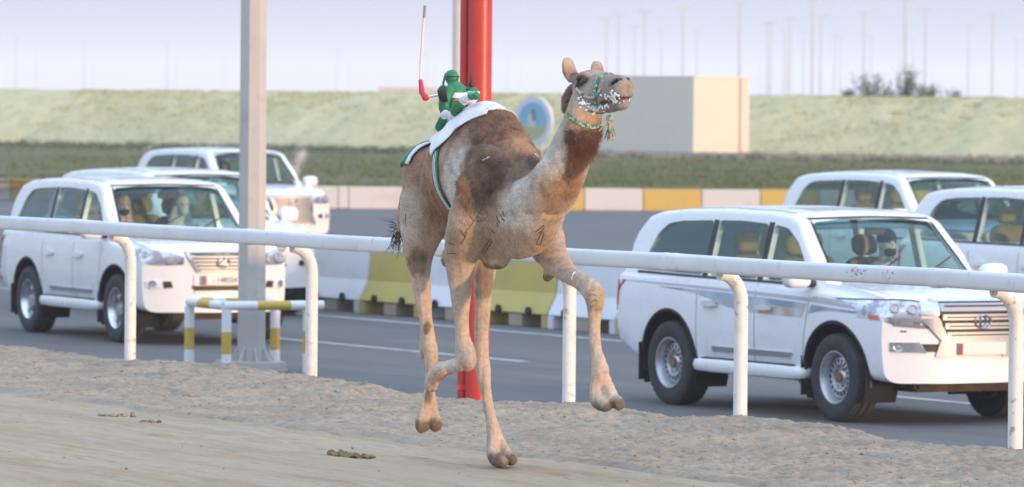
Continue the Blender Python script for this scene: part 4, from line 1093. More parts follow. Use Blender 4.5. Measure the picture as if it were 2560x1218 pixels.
        sp([(1.06, 1.05), (1.4, 1.03), (2.02, 1.0)], [(1.0, .96), (1.3, 1.0), (2.02, .985)], M_stripe)
        sp([(1.06, 1.125), (1.3, 1.115), (1.75, 1.085)], [(1.06, 1.10), (1.3, 1.095), (1.75, 1.08)], M_stripe3)
    for x in (-AX, AX):
        for s in (-1, 1): add_wheel(root, x, s, wheel, random.uniform(0, 6.28))
    return root
def plate_text(parent, txt, at):
    cu = bpy.data.curves.new('t', 'FONT'); cu.body = txt; cu.size = .085; cu.extrude = .001; cu.align_x = 'CENTER'; cu.align_y = 'CENTER'
    o = bpy.data.objects.new('t', cu); col.objects.link(o); dg = bpy.context.evaluated_depsgraph_get()
    me = bpy.data.meshes.new_from_object(o.evaluated_get(dg)); bpy.data.objects.remove(o)
    M = Matrix(((0, 0, 1, at[0]), (1, 0, 0, .02), (0, 1, 0, at[1]), (0, 0, 0, 1))); me.transform(M)
    link('plate_number', me, M_ink, parent)
def park(o, s, q, turn=0.0):
    o.location = tw(s, q, Z_ROAD + .0); o.rotation_euler = (0, 0, TRK + turn)

near = make_suv('cruiser', 'white four wheel drive with grey side decals, tan seats and steel wheels', 'white cars driving alongside the race track', M_car, wheel='steel', plate=True, decal=True)
park(near, (-13.93 - 11.10) / 2, 8.10 + .93)
lux = make_suv('luxury', 'white luxury four wheel drive with slatted chrome grille facing the striped crash guard', 'white cars driving alongside the race track', M_car2, wheel='alloy', plate='- 148554')
def park_wheel(o, px, py, turn):
    # put the near front tyre's foot on the road point seen at a pixel
    w = at_z(px, py, Z_ROAD); rz = TRK + turn; v = Matrix.Rotation(rz, 3, 'Z') @ Vector((1.425, -.95, 0))
    o.location = (w.x - v.x, w.y - v.y, Z_ROAD); o.rotation_euler = (0, 0, rz)
park_wheel(lux, 290, 857, R(-4))
GC = 'white cars driving alongside the race track'
lux_b = make_suv('luxury', 'white four wheel drive half hidden between the luxury car and the farthest car', GC, M_car2, wheel='alloy', plate=True); park(lux_b, -35.2, 13.5)
lux_c = make_suv('luxury', 'white four wheel drive by itself near the far kerb, its grille beside the grey column', GC, M_car2, wheel='alloy', plate=True, spindle=True); park(lux_c, -58.8, 26.3)
cru_d = make_suv('cruiser', 'white four wheel drive on the far road behind the roof of the decal car', GC, M_car, wheel='steel', plate=True); park(cru_d, -33.05, 24.05)
cru_e = make_suv('cruiser', 'white four wheel drive beyond the windscreen of the decal car', GC, M_car, wheel='steel', plate=True); park(cru_e, -21.9, 18.65)

# ------------------------------------------------------------------ drivers
def remesh(me, voxel, smooth=4, fac=.5):
    o = bpy.data.objects.new('tmp', me); col.objects.link(o)
    md = o.modifiers.new('r', 'REMESH'); md.mode = 'VOXEL'; md.voxel_size = voxel
    if smooth: md = o.modifiers.new('s', 'SMOOTH'); md.factor = fac; md.iterations = smooth
    dg = bpy.context.evaluated_depsgraph_get(); dg.update()
    out = bpy.data.meshes.new_from_object(o.evaluated_get(dg)); bpy.data.objects.remove(o); return out
M_robe = mat('white robe', (.66, .66, .64), .85, bump=(20, .3, .01)); M_skin = mat('skin', (.30, .17, .11), .6); M_beard = mat('beard', (.03, .025, .02), .9); M_cap = mat('dark cap', (.05, .07, .10), .85); M_scarf = mat('red check scarf', (.42, .10, .10), .9, noise=(60, (.7, .66, .64), .48, .52)); M_mask = mat('face mask', (.45, .62, .66), .8)
def person(car, seat_y, label, lean=0.0, cap=True, scarf=False, mask=False, steer=True, robe=None):
    """seated figure in the car's frame: x forward, y left; hips on the seat cushion"""
    rz = car.rotation_euler.z; L = car.location
    root_m = Matrix.Translation(L) @ Matrix.Rotation(rz, 4, 'Z') @ Matrix.Translation((.16, seat_y, .86))
    b = MB()
    b.tube([(0, 0, .02), (.0, 0, .16), (-.02 + lean * .3, 0, .34), (-.03 + lean * .7, 0, .46), (-.02 + lean, 0, .54)], [(.15, .19), (.14, .18), (.135, .20), (.11, .20), (.065, .08)], 20, up=(1, 0, 0))
    b.tube([(-.02 + lean, 0, .50), (.01 + lean, 0, .62)], [.058, .055], 14)
    hc = Vector((.035 + lean * 1.15, 0, .715))
    b.ball(hc, (.098, .078, .125)); b.ball(hc + Vector((.05, 0, -.06)), (.055, .05, .055)); b.ball(hc + Vector((.098, 0, -.008)), (.022, .016, .028))
    for s in (-1, 1): b.ball(hc + Vector((-.005, s * .078, -.01)), (.022, .012, .032))
    for s in (-1, 1):
        sh = Vector((-.02 + lean * .8, s * .20, .46))
        hand = Vector((.46, s * .15, .30)) if steer else Vector((.36, s * .12, .12))
        el = Vector((.16 + lean * .3, s * .27, .24))
        b.tube([sh, sh.lerp(el, .5), el, el.lerp(hand, .6), hand], [.062, .054, .045, .036, .028], 12)
        b.ball(hand + Vector((.03, 0, .0)), (.045, .022, .04))
        for k in range(4): b.tube([hand + Vector((.05, 0, .025 - .017 * k)), hand + Vector((.085, -s * .012, .022 - .017 * k)), hand + Vector((.085, -s * .04, .02 - .017 * k))], [.010, .009, .008], 6)
        b.tube([hand + Vector((.02, -s * .015, .03)), hand + Vector((.05, -s * .04, .045))], [.011, .008], 6)
        b.tube([(0, s * .09, .06), (.22, s * .11, .09), (.43, s * .12, .08), (.50, s * .12, -.12), (.52, s * .12, -.30)], [.10, .088, .07, .058, .045], 12)
        b.tube([(.48, s * .12, -.32), (.62, s * .12, -.34)], [.04, .032], 8)
    me = remesh(b.mesh('body'), .012, 3)
    for p in me.polygons:
        c = p.center; p.use_smooth = True
        hd = (c.z > .575) or (c - Vector((.48, c.y, .29 if steer else .12))).length < .09 and c.x > (.44 if steer else .34)
        p.material_index = 1 if hd else 0
    o = link('person', me, [robe or M_robe, M_skin]); o.matrix_world = root_m; tag(o, label, 'person')
    bd = MB(); bd.ball(hc + Vector((.052, 0, -.072)), (.058, .060, .052)); bd.build('beard' if not mask else 'face_mask', M_beard if not mask else M_mask, o, 60)
    for s in (-1, 1): e = MB(); e.ball(hc + Vector((.088, s * .032, .012)), (.010, .014, .009), n=6, m=8); e.build('eye', M_beard, o, 60)
    if cap:
        c = MB(); c.ball(hc + Vector((-.008, 0, .045)), (.108, .090, .098)); c.add(*ellbox(hc + Vector((.12, 0, .05)), (.13, .15, .02), 3)); c.build('cap', M_cap, o, 60)
    else:
        c = MB(); c.ball(hc + Vector((-.02, 0, .02)), (.105, .092, .128)); c.tube([hc + Vector((-.04, 0, .0)), hc + Vector((-.06, 0, -.15)), hc + Vector((-.06, 0, -.28))], [(.09, .11), (.07, .15), (.04, .17)], 12, up=(1, 0, 0)); c.build('headscarf', M_scarf if scarf else M_robe, o, 60)
    if cap and scarf: c = MB(); c.tube([hc + Vector((.02, .075, -.12)), hc + Vector((.085, .03, -.15)), hc + Vector((.10, -.02, -.17))], [.03, .028, .02], 8); c.build('scarf', M_scarf, o, 60)
    return o
person(near, .38, 'man in a white robe and dark cap driving the decal car, head bowed', lean=.06, cap=True, scarf=True)
person(lux, .38, 'driver in white robe and pale face mask in the luxury car', cap=False, mask=True)
person(lux, -.38, 'passenger in a red headscarf beside the driver of the luxury car', cap=False, scarf=True, steer=False, robe=M_scarf)
person(cru_d, .38, 'driver in dark clothes in the car on the far road', cap=True, robe=mat('dark shirt', (.12, .07, .07), .9))
# ------------------------------------------------------------------ the camel
HC = R(28)
WC = at_z(1190, 1168, 0); WC.z = 0
CX = Vector((math.sin(HC), -math.cos(HC), 0)); CY = Vector((math.cos(HC), math.sin(HC), 0))
CAMEL_M = Matrix(((CX.x, CY.x, 0, WC.x), (CX.y, CY.y, 0, WC.y), (0, 0, 1, 0), (0, 0, 0, 1))); CAMEL_I = CAMEL_M.inverted()
def cj(px, py, yl=0.0):
    """the point of the camel's lengthwise plane y = yl that a pixel looks at, in the camel's frame (x forward, y left, z up)"""
    d = ray(px, py); t = (WC + CY * yl - CC).dot(CY) / d.dot(CY); return CAMEL_I @ (CC + d * t)
def limb(mb, L, n=16, yl=None):
    pts = [cj(a[0], a[1], a[2]) for a in L]; mb.tube(pts, [a[3] for a in L], n, up=(0, 1, 0))
def smooth_path(pts, rad, k=4):
    P = [Vector(p) for p in pts]; Rr = [r if hasattr(r, '__len__') else (r, r) for r in rad]; out = []; ro = []
    for i in range(len(P) - 1):
        a = P[max(0, i - 1)]; b = P[i]; c = P[i + 1]; d = P[min(len(P) - 1, i + 2)]
        for j in range(k):
            u = j / k; out.append(.5 * ((2 * b) + (c - a) * u + (2 * a - 5 * b + 4 * c - d) * u * u + (3 * b - a - 3 * c + d) * u ** 3))
            ro.append(tuple(lerp(Rr[i][q], Rr[i + 1][q], u) for q in (0, 1)))
    out.append(P[-1]); ro.append(Rr[-1]); return out, ro
def slimb(mb, L, n=18):
    p, r = smooth_path([cj(a[0], a[1], a[2]) for a in L], [a[3] for a in L]); mb.tube(p, r, n, up=(0, 1, 0))
    mb.ball(p[0], r[0][0]); mb.ball(p[-1], r[-1][0])
TORSO = [(-.62, 1.56, 1.44, .05, 0), (-.585, 1.66, 1.38, .11, 0), (-.52, 1.745, 1.37, .16, 0), (-.42, 1.83, 1.41, .205, 0), (-.30, 1.92, 1.45, .24, 0), (-.15, 2.02, 1.44, .27, .05), (.0, 2.085, 1.40, .285, .15), (.12, 2.10, 1.345, .285, .25), (.25, 2.06, 1.28, .272, .35),
         (.38, 1.985, 1.235, .25, .42), (.50, 1.90, 1.22, .222, .42), (.62, 1.815, 1.235, .195, .35), (.72, 1.75, 1.28, .165, .25), (.82, 1.68, 1.36, .125, .1), (.90, 1.61, 1.45, .075, 0)]
def torso_section(zt, zb, hw, vee, n=36):
    out = []; H = zt - zb; zm = zb + H * .42
    for k in range(n):
        a = 2 * math.pi * k / n; c, s = math.cos(a), math.sin(a)
        if s >= 0:
            z = zm + (zt - zm) * s; f = 1 - .22 * sstep(.25, 1.0, s) * (1 if H > .55 else .5); y = hw * math.copysign(abs(c) ** .92, c) * f
        else: z = zm - (zm - zb) * abs(s) ** .95; y = hw * math.copysign(abs(c) ** .85, c) * (1 - vee * sstep(.1, 1.0, -s))
        out.append((y, z))
    return out
cm = MB()
V = []; F = []; n = 36
xs = np.linspace(TORSO[0][0], TORSO[-1][0], 60); T = np.array(TORSO)
def csp(x, col_):
    # smooth interpolation of the section table
    i = int(np.clip(np.searchsorted(T[:, 0], x) - 1, 0, len(T) - 2)); x0, x1 = T[i, 0], T[i + 1, 0]; u = (x - x0) / (x1 - x0)
    def m(j): 
        j0, j1 = max(0, j - 1), min(len(T) - 1, j + 1); return (T[j1, col_] - T[j0, col_]) / (T[j1, 0] - T[j0, 0])
    h = x1 - x0
    return (2 * u ** 3 - 3 * u ** 2 + 1) * T[i, col_] + (u ** 3 - 2 * u ** 2 + u) * h * m(i) + (-2 * u ** 3 + 3 * u ** 2) * T[i + 1, col_] + (u ** 3 - u ** 2) * h * m(i + 1)
for x in xs:
    for y, z in torso_section(csp(x, 1), csp(x, 2), csp(x, 3), csp(x, 4), n): V.append((x, y, z))
for i in range(len(xs) - 1):
    for k in range(n): F.append((i * n + k, i * n + (k + 1) % n, (i + 1) * n + (k + 1) % n, (i + 1) * n + k))
F.append(tuple(range(n))); F.append(tuple((len(xs) - 1) * n + k for k in reversed(range(n))))
cm.add(V, F)
TORSO_ONLY = BVHTree.FromPolygons([Vector(v) for v in V], F)
# neck
slimb(cm, [(1285, 500, 0, (.24, .165)), (1325, 508, 0, (.215, .155)), (1364, 488, 0, (.185, .138)), (1397, 442, 0, (.158, .118)), (1423, 388, .018, (.134, .10)), (1443, 338, .034, (.122, .092)), (1458, 296, .05, (.114, .087)), (1467, 260, .065, (.106, .081)), (1475, 236, .075, (.095, .075))])
# brisket and sternal pad
cm.ball(cj(1238, 636, 0), (.12, .095, .075)); cm.ball(cj(1238, 655, 0), (.088, .075, .045)); cm.ball(cj(1290, 590, 0), (.17, .13, .10)); cm.ball(cj(1335, 545, 0), (.14, .14, .14)); cm.ball(cj(1250, 610, 0), (.16, .11, .09))
# near (right) foreleg, folded
slimb(cm, [(1215, 430, -.20, (.15, .07)), (1205, 490, -.225, (.165, .085)), (1185, 550, -.225, (.16, .095)), (1166, 600, -.205, (.13, .092)), (1154, 642, -.18, (.10, .078)), (1150, 690, -.16, (.075, .060)), (1152, 745, -.145, (.058, .049)), (1154, 800, -.138, (.044, .040)), (1156, 840, -.133, (.042, .038)), (1160, 868, -.13, (.055, .052)), (1164, 892, -.13, (.063, .060)), (1167, 908, -.13, (.050, .048))])
slimb(cm, [(1168, 900, -.14, .055), (1145, 911, -.165, .043), (1118, 919, -.19, .042), (1100, 926, -.205, .053)])
for dy in (-.03, .03): slimb(cm, [(1100, 927, -.205 + dy, .042), (1086, 943, -.21 + dy, .045), (1078, 962, -.215 + dy, (.042, .036))])
slimb(cm, [(1128, 640, -.16, .055), (1119, 655, -.16, .036)])           # elbow
pass
# far (left) foreleg, stretched forward
slimb(cm, [(1310, 470, .17, (.15, .075)), (1335, 530, .20, (.15, .09)), (1355, 580, .195, (.13, .095)), (1372, 628, .18, (.105, .082)), (1396, 662, .175, (.080, .066)), (1424, 686, .175, (.062, .055)), (1448, 702, .175, (.052, .048)), (1470, 716, .175, (.058, .054)), (1484, 736, .175, (.062, .058)), (1488, 758, .175, (.054, .052)), (1487, 778, .175, (.040, .039)), (1487, 820, .175, (.034, .033)), (1491, 870, .175, (.034, .033)), (1497, 905, .175, (.042, .044)), (1501, 930, .175, (.052, .054))])
slimb(cm, [(1390, 660, .175, .05), (1374, 684, .175, .036), (1370, 693, .175, .028)])
slimb(cm, [(1497, 932, .155, .036), (1491, 962, .15, .035), (1492, 985, .15, (.042, .04)), (1498, 1004, .145, (.044, .044)), (1516, 1014, .14, (.032, .036))])
slimb(cm, [(1507, 932, .195, .035), (1517, 960, .20, .034), (1527, 985, .20, (.040, .038)), (1534, 1000, .20, (.042, .040)), (1550, 1011, .20, (.030, .034))])
# near (right) hind leg
slimb(cm, [(1085, 440, -.10, (.19, .10)), (1075, 500, -.135, (.18, .115)), (1060, 560, -.155, (.15, .105)), (1052, 605, -.17, (.115, .088)), (1048, 645, -.175, (.085, .068)), (1051, 690, -.168, (.060, .050)), (1057, 745, -.155, (.047, .042)), (1064, 800, -.14, (.040, .037)), (1070, 840, -.132, (.042, .039)), (1075, 868, -.126, (.048, .045)), (1078, 892, -.122, (.042, .040)), (1077, 930, -.12, (.031, .030)), (1074, 975, -.12, (.031, .031)), (1071, 1003, -.12, (.044, .046))])
slimb(cm, [(1068, 862, -.126, .038), (1058, 880, -.126, .026), (1055, 894, -.126, .017)]); slimb(cm, [(1060, 800, -.126, .020), (1056, 850, -.126, .018), (1056, 888, -.126, .018)])
slimb(cm, [(1065, 1005, -.14, .034), (1059, 1034, -.15, .034), (1056, 1052, -.155, (.042, .040)), (1056, 1066, -.155, (.040, .042))])
slimb(cm, [(1077, 1005, -.10, .033), (1082, 1034, -.085, .034), (1086, 1050, -.08, (.042, .040)), (1090, 1063, -.075, (.038, .040))])
# far (left) hind leg
slimb(cm, [(1165, 450, .13, (.18, .11)), (1180, 540, .15, (.15, .11)), (1200, 610, .155, (.115, .09)), (1208, 655, .155, (.085, .070)), (1209, 710, .155, (.060, .050)), (1206, 775, .155, (.046, .042)), (1204, 840, .155, (.041, .039)), (1204, 892, .155, (.046, .044)), (1208, 925, .155, (.045, .043)), (1214, 975, .155, (.032, .031)), (1226, 1040, .155, (.031, .031)), (1234, 1080, .155, (.044, .045))])
slimb(cm, [(1194, 898, .155, .036), (1183, 916, .155, .022)])
slimb(cm, [(1232, 1084, .135, .034), (1231, 1112, .125, .034), (1233, 1134, .12, (.042, .042)), (1241, 1148, .12, (.040, .042)), (1258, 1156, .115, (.030, .034))])
slimb(cm, [(1241, 1084, .175, .033), (1252, 1112, .185, .034), (1262, 1132, .19, (.042, .040)), (1270, 1144, .19, (.038, .040)), (1281, 1151, .19, (.028, .032))])
# tail
slimb(cm, [(1075, 395, 0, .05), (1045, 420, 0, .04), (1015, 480, -.03, .028), (1000, 540, -.06, .020), (996, 575, -.07, .016)])
# head, in its own frame: x to the nose, z up
HO = cj(1479, 222, .10)
HEADM = Matrix.Translation(HO) @ Matrix.Rotation(R(9), 4, 'Z') @ Matrix.Rotation(R(-5), 4, 'Y')
HS = [(-.125, -.05, .03, .035), (-.10, -.10, .065, .062), (-.055, -.13, .092, .082), (.0, -.138, .102, .088), (.05, -.135, .098, .082), (.10, -.128, .086, .071), (.16, -.124, .070, .064), (.22, -.122, .060, .064), (.28, -.124, .055, .068), (.325, -.120, .046, .067), (.355, -.105, .030, .056), (.375, -.078, .0, .034)]
HS = [(x * (.87 if x > 0 else 1.0), zb * 1.04, zt * 1.06, hw * 1.04) for x, zb, zt, hw in HS]
V = []; F = []; n = 24
hx = np.linspace(HS[0][0], HS[-1][0], 36); Hh = np.array(HS)
for x in hx:
    zb, zt, hw = (float(np.interp(x, Hh[:, 0], Hh[:, k])) for k in (1, 2, 3))
    for k in range(n):
        a = 2 * math.pi * k / n; c, s = math.cos(a), math.sin(a); zc = (zt + zb) / 2 + .015
        z = zc + ((zt - zc) if s > 0 else (zc - zb)) * math.copysign(abs(s) ** .85, s); y = hw * math.copysign(abs(c) ** .8, c) * (1 - .22 * max(0, -s) ** 1.5)
        V.append(HEADM @ Vector((x, y, z)))
for i in range(len(hx) - 1):
    for k in range(n): F.append((i * n + k, i * n + (k + 1) % n, (i + 1) * n + (k + 1) % n, (i + 1) * n + k))
F.append(tuple(range(n))); F.append(tuple((len(hx) - 1) * n + k for k in reversed(range(n))))
cm.add(V, F)
H3 = HEADM.to_3x3()
def hb(x, y, z, r): cm.ball(HEADM @ Vector((x, y, z)), r, H3)
for s in (-1, 1):
    hb(.022, s * .072, .072, (.055, .028, .024))      # brow
    hb(.015, s * .078, .012, (.05, .022, .03))        # cheekbone
    hb(-.03, s * .060, -.080, (.08, .042, .066))      # jaw muscle
    hb(.272, s * .032, .016, (.045, .030, .030))      # nostril wing
    hb(.280, s * .029, -.048, (.05, .034, .034))      # split upper lip
hb(.252, 0, -.118, (.06, .046, .026)); hb(.155, 0, -.118, (.12, .045, .03))
for s, tip in ((-1, (-.072, -.108, .182)), (1, (-.075, .104, .165))):
    a = HEADM @ Vector((-.065, s * .072, .05)); t = HEADM @ Vector(tip); m1 = a.lerp(t, .45) + (H3 @ Vector((0, s * .014, 0)))
    cm.tube([a, a.lerp(m1, .6), m1, m1.lerp(t, .6), t], [(.026, .034), (.024, .047), (.021, .050), (.016, .043), (.009, .026)], 12, up=H3 @ Vector((1, 0, 0)))
# nape tuft
slimb(cm, [(1432, 268, .06, .06), (1428, 248, .065, .052), (1436, 226, .07, .045)])
camel_me = remesh(cm.mesh('camel', fix=True), .0085, 5, .5)
nv = len(camel_me.vertices); P = np.zeros(nv * 3); camel_me.vertices.foreach_get('co', P); P = P.reshape(-1, 3)
NRM = np.zeros(nv * 3); camel_me.vertices.foreach_get('normal', NRM); NRM = NRM.reshape(-1, 3)
# carve eyes, nostrils, mouth and muscle hollows by moving the surface along its normal
HI = np.array(HEADM.inverted()); HP = P @ HI[:3, :3].T + HI[:3, 3]
def carve(mask_d, depth): 
    global P
    P = P - NRM * (depth * np.clip(mask_d, 0, 1))[:, None]
for s in (-1, 1):
    d = np.sqrt(((HP[:, 0] - .022) / .040) ** 2 + ((HP[:, 2] - .040) / .030) ** 2); carve((1.1 - d) * ((HP[:, 1] * s) > .03), .018)
    d = np.sqrt(((HP[:, 0] - .283) / .028) ** 2 + ((HP[:, 2] - .018 - (HP[:, 0] - .283) * .5) / .014) ** 2); carve((1.35 - d) * ((HP[:, 1] * s) > .018), .026)
mouth = np.exp(-((HP[:, 2] + .083 + .10 * np.clip(.26 - HP[:, 0], 0, 1)) / .009) ** 2) * (HP[:, 0] > .13) * (HP[:, 0] < .45); carve(mouth, .014)
cleft = np.exp(-(HP[:, 1] / .006) ** 2) * (HP[:, 0] > .255) * (HP[:, 2] > -.085) * (HP[:, 2] < -.01); carve(cleft, .012)
rib = np.sin(P[:, 0] * 46 + P[:, 2] * 8) * np.exp(-((P[:, 0] - .0) / .28) ** 2) * np.exp(-((P[:, 2] - 1.62) / .20) ** 2) * (np.abs(P[:, 1]) > .15); P = P + NRM * (.0035 * rib)[:, None]
mus = fbm(P[:, 0] * 5 + P[:, 2] * 4 + P[:, 1] * 3, (P[:, 2] - P[:, 0] * .9) * 15 + P[:, 1] * 5, 3, 177) * (P[:, 2] > 1.15) * (HP[:, 0] < -.12); P = P + NRM * (.007 * mus)[:, None]
ten = fbm(P[:, 0] * 30 + P[:, 1] * 34, P[:, 2] * 4, 2, 178) * (P[:, 2] < 1.2) * (P[:, 2] > .1); P = P + NRM * (.006 * ten)[:, None]
P = P + NRM * (.004 * fbm(P[:, 0] * 9 + P[:, 1] * 5, P[:, 2] * 9, 3, 77))[:, None] * (HP[:, 0] < -.1)[:, None]
# skin folds at chest and joints
camel_me.vertices.foreach_set('co', P.ravel()); camel_me.update()
CAMEL_BV = BVHTree.FromPolygons([Vector(v) for v in P], [tuple(p.vertices) for p in camel_me.polygons])
def surf(px, py, off=0.0):
    o = CAMEL_I @ CC; d = (CAMEL_I.to_3x3() @ ray(px, py)).normalized(); h = CAMEL_BV.ray_cast(o, d)
    if h[0] is None: return None
    nn = h[1] if h[1].dot(d) < 0 else -h[1]
    return h[0] + nn * off, nn
# coat colours
C_BASE = np.array((.47, .335, .24)); C_PALE = np.array((.64, .58, .50)); C_BRN = np.array((.245, .145, .092)); C_DARK = np.array((.13, .062, .036)); C_RUMP = np.array((.36, .215, .14)); C_ORG = np.array((.37, .225, .132)); C_LEG = np.array((.51, .39, .30)); C_HEAD = np.array((.40, .315, .255)); C_MUZ = np.array((.30, .25, .22)); C_PAD = np.array((.24, .17, .12)); C_FOOT = np.array((.30, .215, .145))
COL = np.tile(C_BASE, (nv, 1)); nz1 = fbm(P[:, 0] * 7 + P[:, 1] * 9, P[:, 2] * 7 - P[:, 1] * 4, 4, 7); nz2 = fbm(P[:, 0] * 30 + P[:, 1] * 25, P[:, 2] * 18, 3, 17)
def blend(w, c): 
    global COL
    w = np.clip(w, 0, 1)[:, None]; COL = COL * (1 - w) + c * w
def blob(c, r, colr, k=1.0, soft=.35, both=True, wob=.35):
    for s in ((1, -1) if both else (1,)):
        q = np.array((c[0], c[1] * s, c[2])); r3 = np.array(r if hasattr(r, '__len__') else (r, r, r))
        d = np.sqrt((((P - q) / r3) ** 2).sum(1)) + wob * 1.5 * nz1 + .3 * nz2
        blend(k * np.clip((1 - d) / soft + .5, 0, 1), colr)
def pxb(px, py, r, colr, k=1.0, soft=.35, both=True, wob=.35, yl=None):
    h = surf(px, py)
    if h is None: return
    blob(h[0], r, colr, k, soft, both, wob)
blend(sstep_np := np.clip((1.35 - P[:, 2]) / .25, 0, 1), C_LEG)
pxb(1060, 430, (.26, .20, .25), C_RUMP, .95, .6); pxb(1085, 500, (.28, .2, .17), C_RUMP, .9, .6); pxb(1150, 330, (.25, .3, .16), C_RUMP, .7, .8)
pxb(1140, 460, (.12, .2, .26), C_PALE, .85, .8); pxb(1150, 390, (.09, .2, .14), C_PALE, .6, .9); pxb(1128, 520, (.09, .2, .12), C_PALE, .4, .9)
pxb(1240, 310, (.26, .34, .20), C_BRN, .95, .9); pxb(1225, 370, (.17, .22, .20), C_BRN, .95, .7); pxb(1205, 430, (.13, .16, .18), C_BRN, .85, .9); pxb(1185, 490, (.10, .12, .12), C_BRN, .75, 1.0); pxb(1255, 400, (.2, .16, .15), C_BRN, .7, 1.0); pxb(1230, 470, (.12, .12, .14), C_BRN, .55, 1.0)
pxb(1268, 320, (.17, .2, .15), C_BRN, .9, .8); pxb(1260, 355, (.20, .18, .14), C_BRN, .9, 1.0); pxb(1285, 372, (.16, .16, .12), C_BRN, .85, 1.0); pxb(1295, 405, (.15, .14, .12), C_BRN, .6, 1.1); pxb(1322, 365, (.09, .2, .12), C_ORG, .75, .8)
pxb(1200, 570, (.2, .12, .12), C_LEG, .5, .9)
pxb(1330, 470, (.16, .12, .14), C_PALE, 1.0, .8); pxb(1295, 530, (.15, .12, .14), C_PALE, .95, .8); pxb(1370, 400, (.14, .10, .12), C_PALE, .9, .7)
pxb(1015, 540, (.12, .1, .16), C_PALE, .7, .8)
# throat and underside of the neck
pxb(1390, 505, (.13, .12, .11), C_ORG, .6, 1.5); pxb(1420, 450, (.13, .12, .12), C_ORG, .8, 1.3)
pxb(1448, 385, (.09, .12, .10), C_BRN, .7, 1.3); pxb(1468, 352, (.10, .15, .085), C_DARK, .9, .9); pxb(1445, 345, (.07, .08, .05), C_DARK, .75, 1.0); pxb(1488, 326, (.09, .14, .06), C_DARK, .9, .9); pxb(1450, 395, (.05, .09, .09), C_DARK, .6, 1.2)
pxb(1402, 345, (.06, .05, .12), C_PALE, .7, 1.0, False); pxb(1385, 400, (.09, .06, .10), C_PALE, .8, 1.0, False); pxb(1440, 305, (.07, .08, .05), C_BASE, .7, 1.0)
pxb(1398, 305, (.07, .09, .09), C_BRN, .9, .5); pxb(1370, 350, (.07, .06, .07), C_BRN, .8, .5); pxb(1420, 250, (.07, .09, .09), C_BRN, .95, .5)
# head
blend(np.clip((HP[:, 0] + .10) / .06, 0, 1) * (np.abs(HP[:, 1]) < .2) * (np.abs(HP[:, 2]) < .22) * (HP[:, 0] < .5) * np.clip((HP[:, 2] + .15) / .04, 0, 1), C_HEAD)
blend(np.clip((HP[:, 0] - .145) / .08, 0, 1) * (np.abs(HP[:, 1]) < .12) * (np.abs(HP[:, 2]) < .18) * (HP[:, 0] < .5) * .75, C_MUZ)
blend(.6 * np.exp(-(((HP[:, 0] + .0) / .05) ** 2 + ((HP[:, 2] - .0) / .05) ** 2)) * (np.abs(HP[:, 1]) < .12), np.array((.50, .40, .33)))
for s in (-1, 1):
    d = np.sqrt(((HP[:, 0] - .022) / .050) ** 2 + ((HP[:, 2] - .032) / .042) ** 2); blend((1.3 - d) * 1.5 * ((HP[:, 1] * s) > .03) * (np.abs(HP[:, 1]) < .12), np.array((.07, .045, .035)))
    d = np.sqrt(((HP[:, 0] - .283) / .028) ** 2 + ((HP[:, 2] - .018 - (HP[:, 0] - .283) * .5) / .015) ** 2); blend((1.3 - d) * 2 * ((HP[:, 1] * s) > .018) * (np.abs(HP[:, 1]) < .12), np.array((.02, .014, .012)))
blend(mouth * .9, np.array((.06, .035, .03)))
blend(np.clip((.150 - HP[:, 2]) / .05, 0, 1) * np.clip((HP[:, 2] - .062) / .02, 0, 1) * (HP[:, 0] < -.035) * (HP[:, 0] > -.14) * (np.abs(HP[:, 1]) < .2) * (np.abs(HP[:, 1]) > .055) * .8, np.array((.26, .18, .125)))
# callous pads
for c in ((1042, 640), (1040, 665)): pxb(c[0], c[1], (.05, .06, .07), C_PAD, .85, .5, False)
pxb(1215, 715, (.06, .06, .12), C_PAD, .8, .4, False); blob(cj(1238, 668, 0), (.10, .1, .035), C_PAD, 1, .3, False); blob(cj(1373, 694, .175), (.05, .06, .03), C_PAD, .9, .4, False); pxb(1490, 745, (.06, .06, .07), np.array((.40, .29, .17)), .8, .5, False)
blob(cj(1118, 655, -.155), (.05, .06, .06), C_PAD, .8, .4, False)
for a in ((1068, 815, -.165), (1070, 990, -.165)): pxb(a[0], a[1], (.018, .03, .05), np.array((.17, .115, .05)), .8, .6, False)
for f_ in ((1060, 1068, -.155), (1088, 1066, -.075), (1248, 1156, .115), (1272, 1153, .19), (1505, 1016, .14), (1545, 1013, .205), (1076, 970, -.215)): blob(cj(*f_), (.09, .06, .045), np.array((.17, .125, .085)), .9, .6, False)
pxb(1118, 912, (.10, .06, .035), C_PALE, .8, .8, False); blob(cj(1118, 945, -.19), (.16, .06, .028), np.array((.22, .12, .065)), .85, .5, False)
far_in = (P[:, 1] > .02) * (P[:, 2] < 1.35); 
COL *= (.94 + .14 * nz2 + .12 * nz1)[:, None]; COL = np.clip(COL, .012, .75)
ca = camel_me.color_attributes.new('coat', 'FLOAT_COLOR', 'POINT'); ca.data.foreach_set('color', np.concatenate([COL, np.ones((nv, 1))], 1).ravel())
M_coat = mat('camel coat', (.4, .3, .2), .78, spec=.2, attr='coat', bump=(60, .5, .008), var=(45, .16))
camel = empty('camel'); camel.matrix_world = CAMEL_M
tag(camel, 'tan and brown patched racing camel galloping along the sand track', 'camel')
body = link('body', camel_me, M_coat, camel); shade(camel_me, 180)
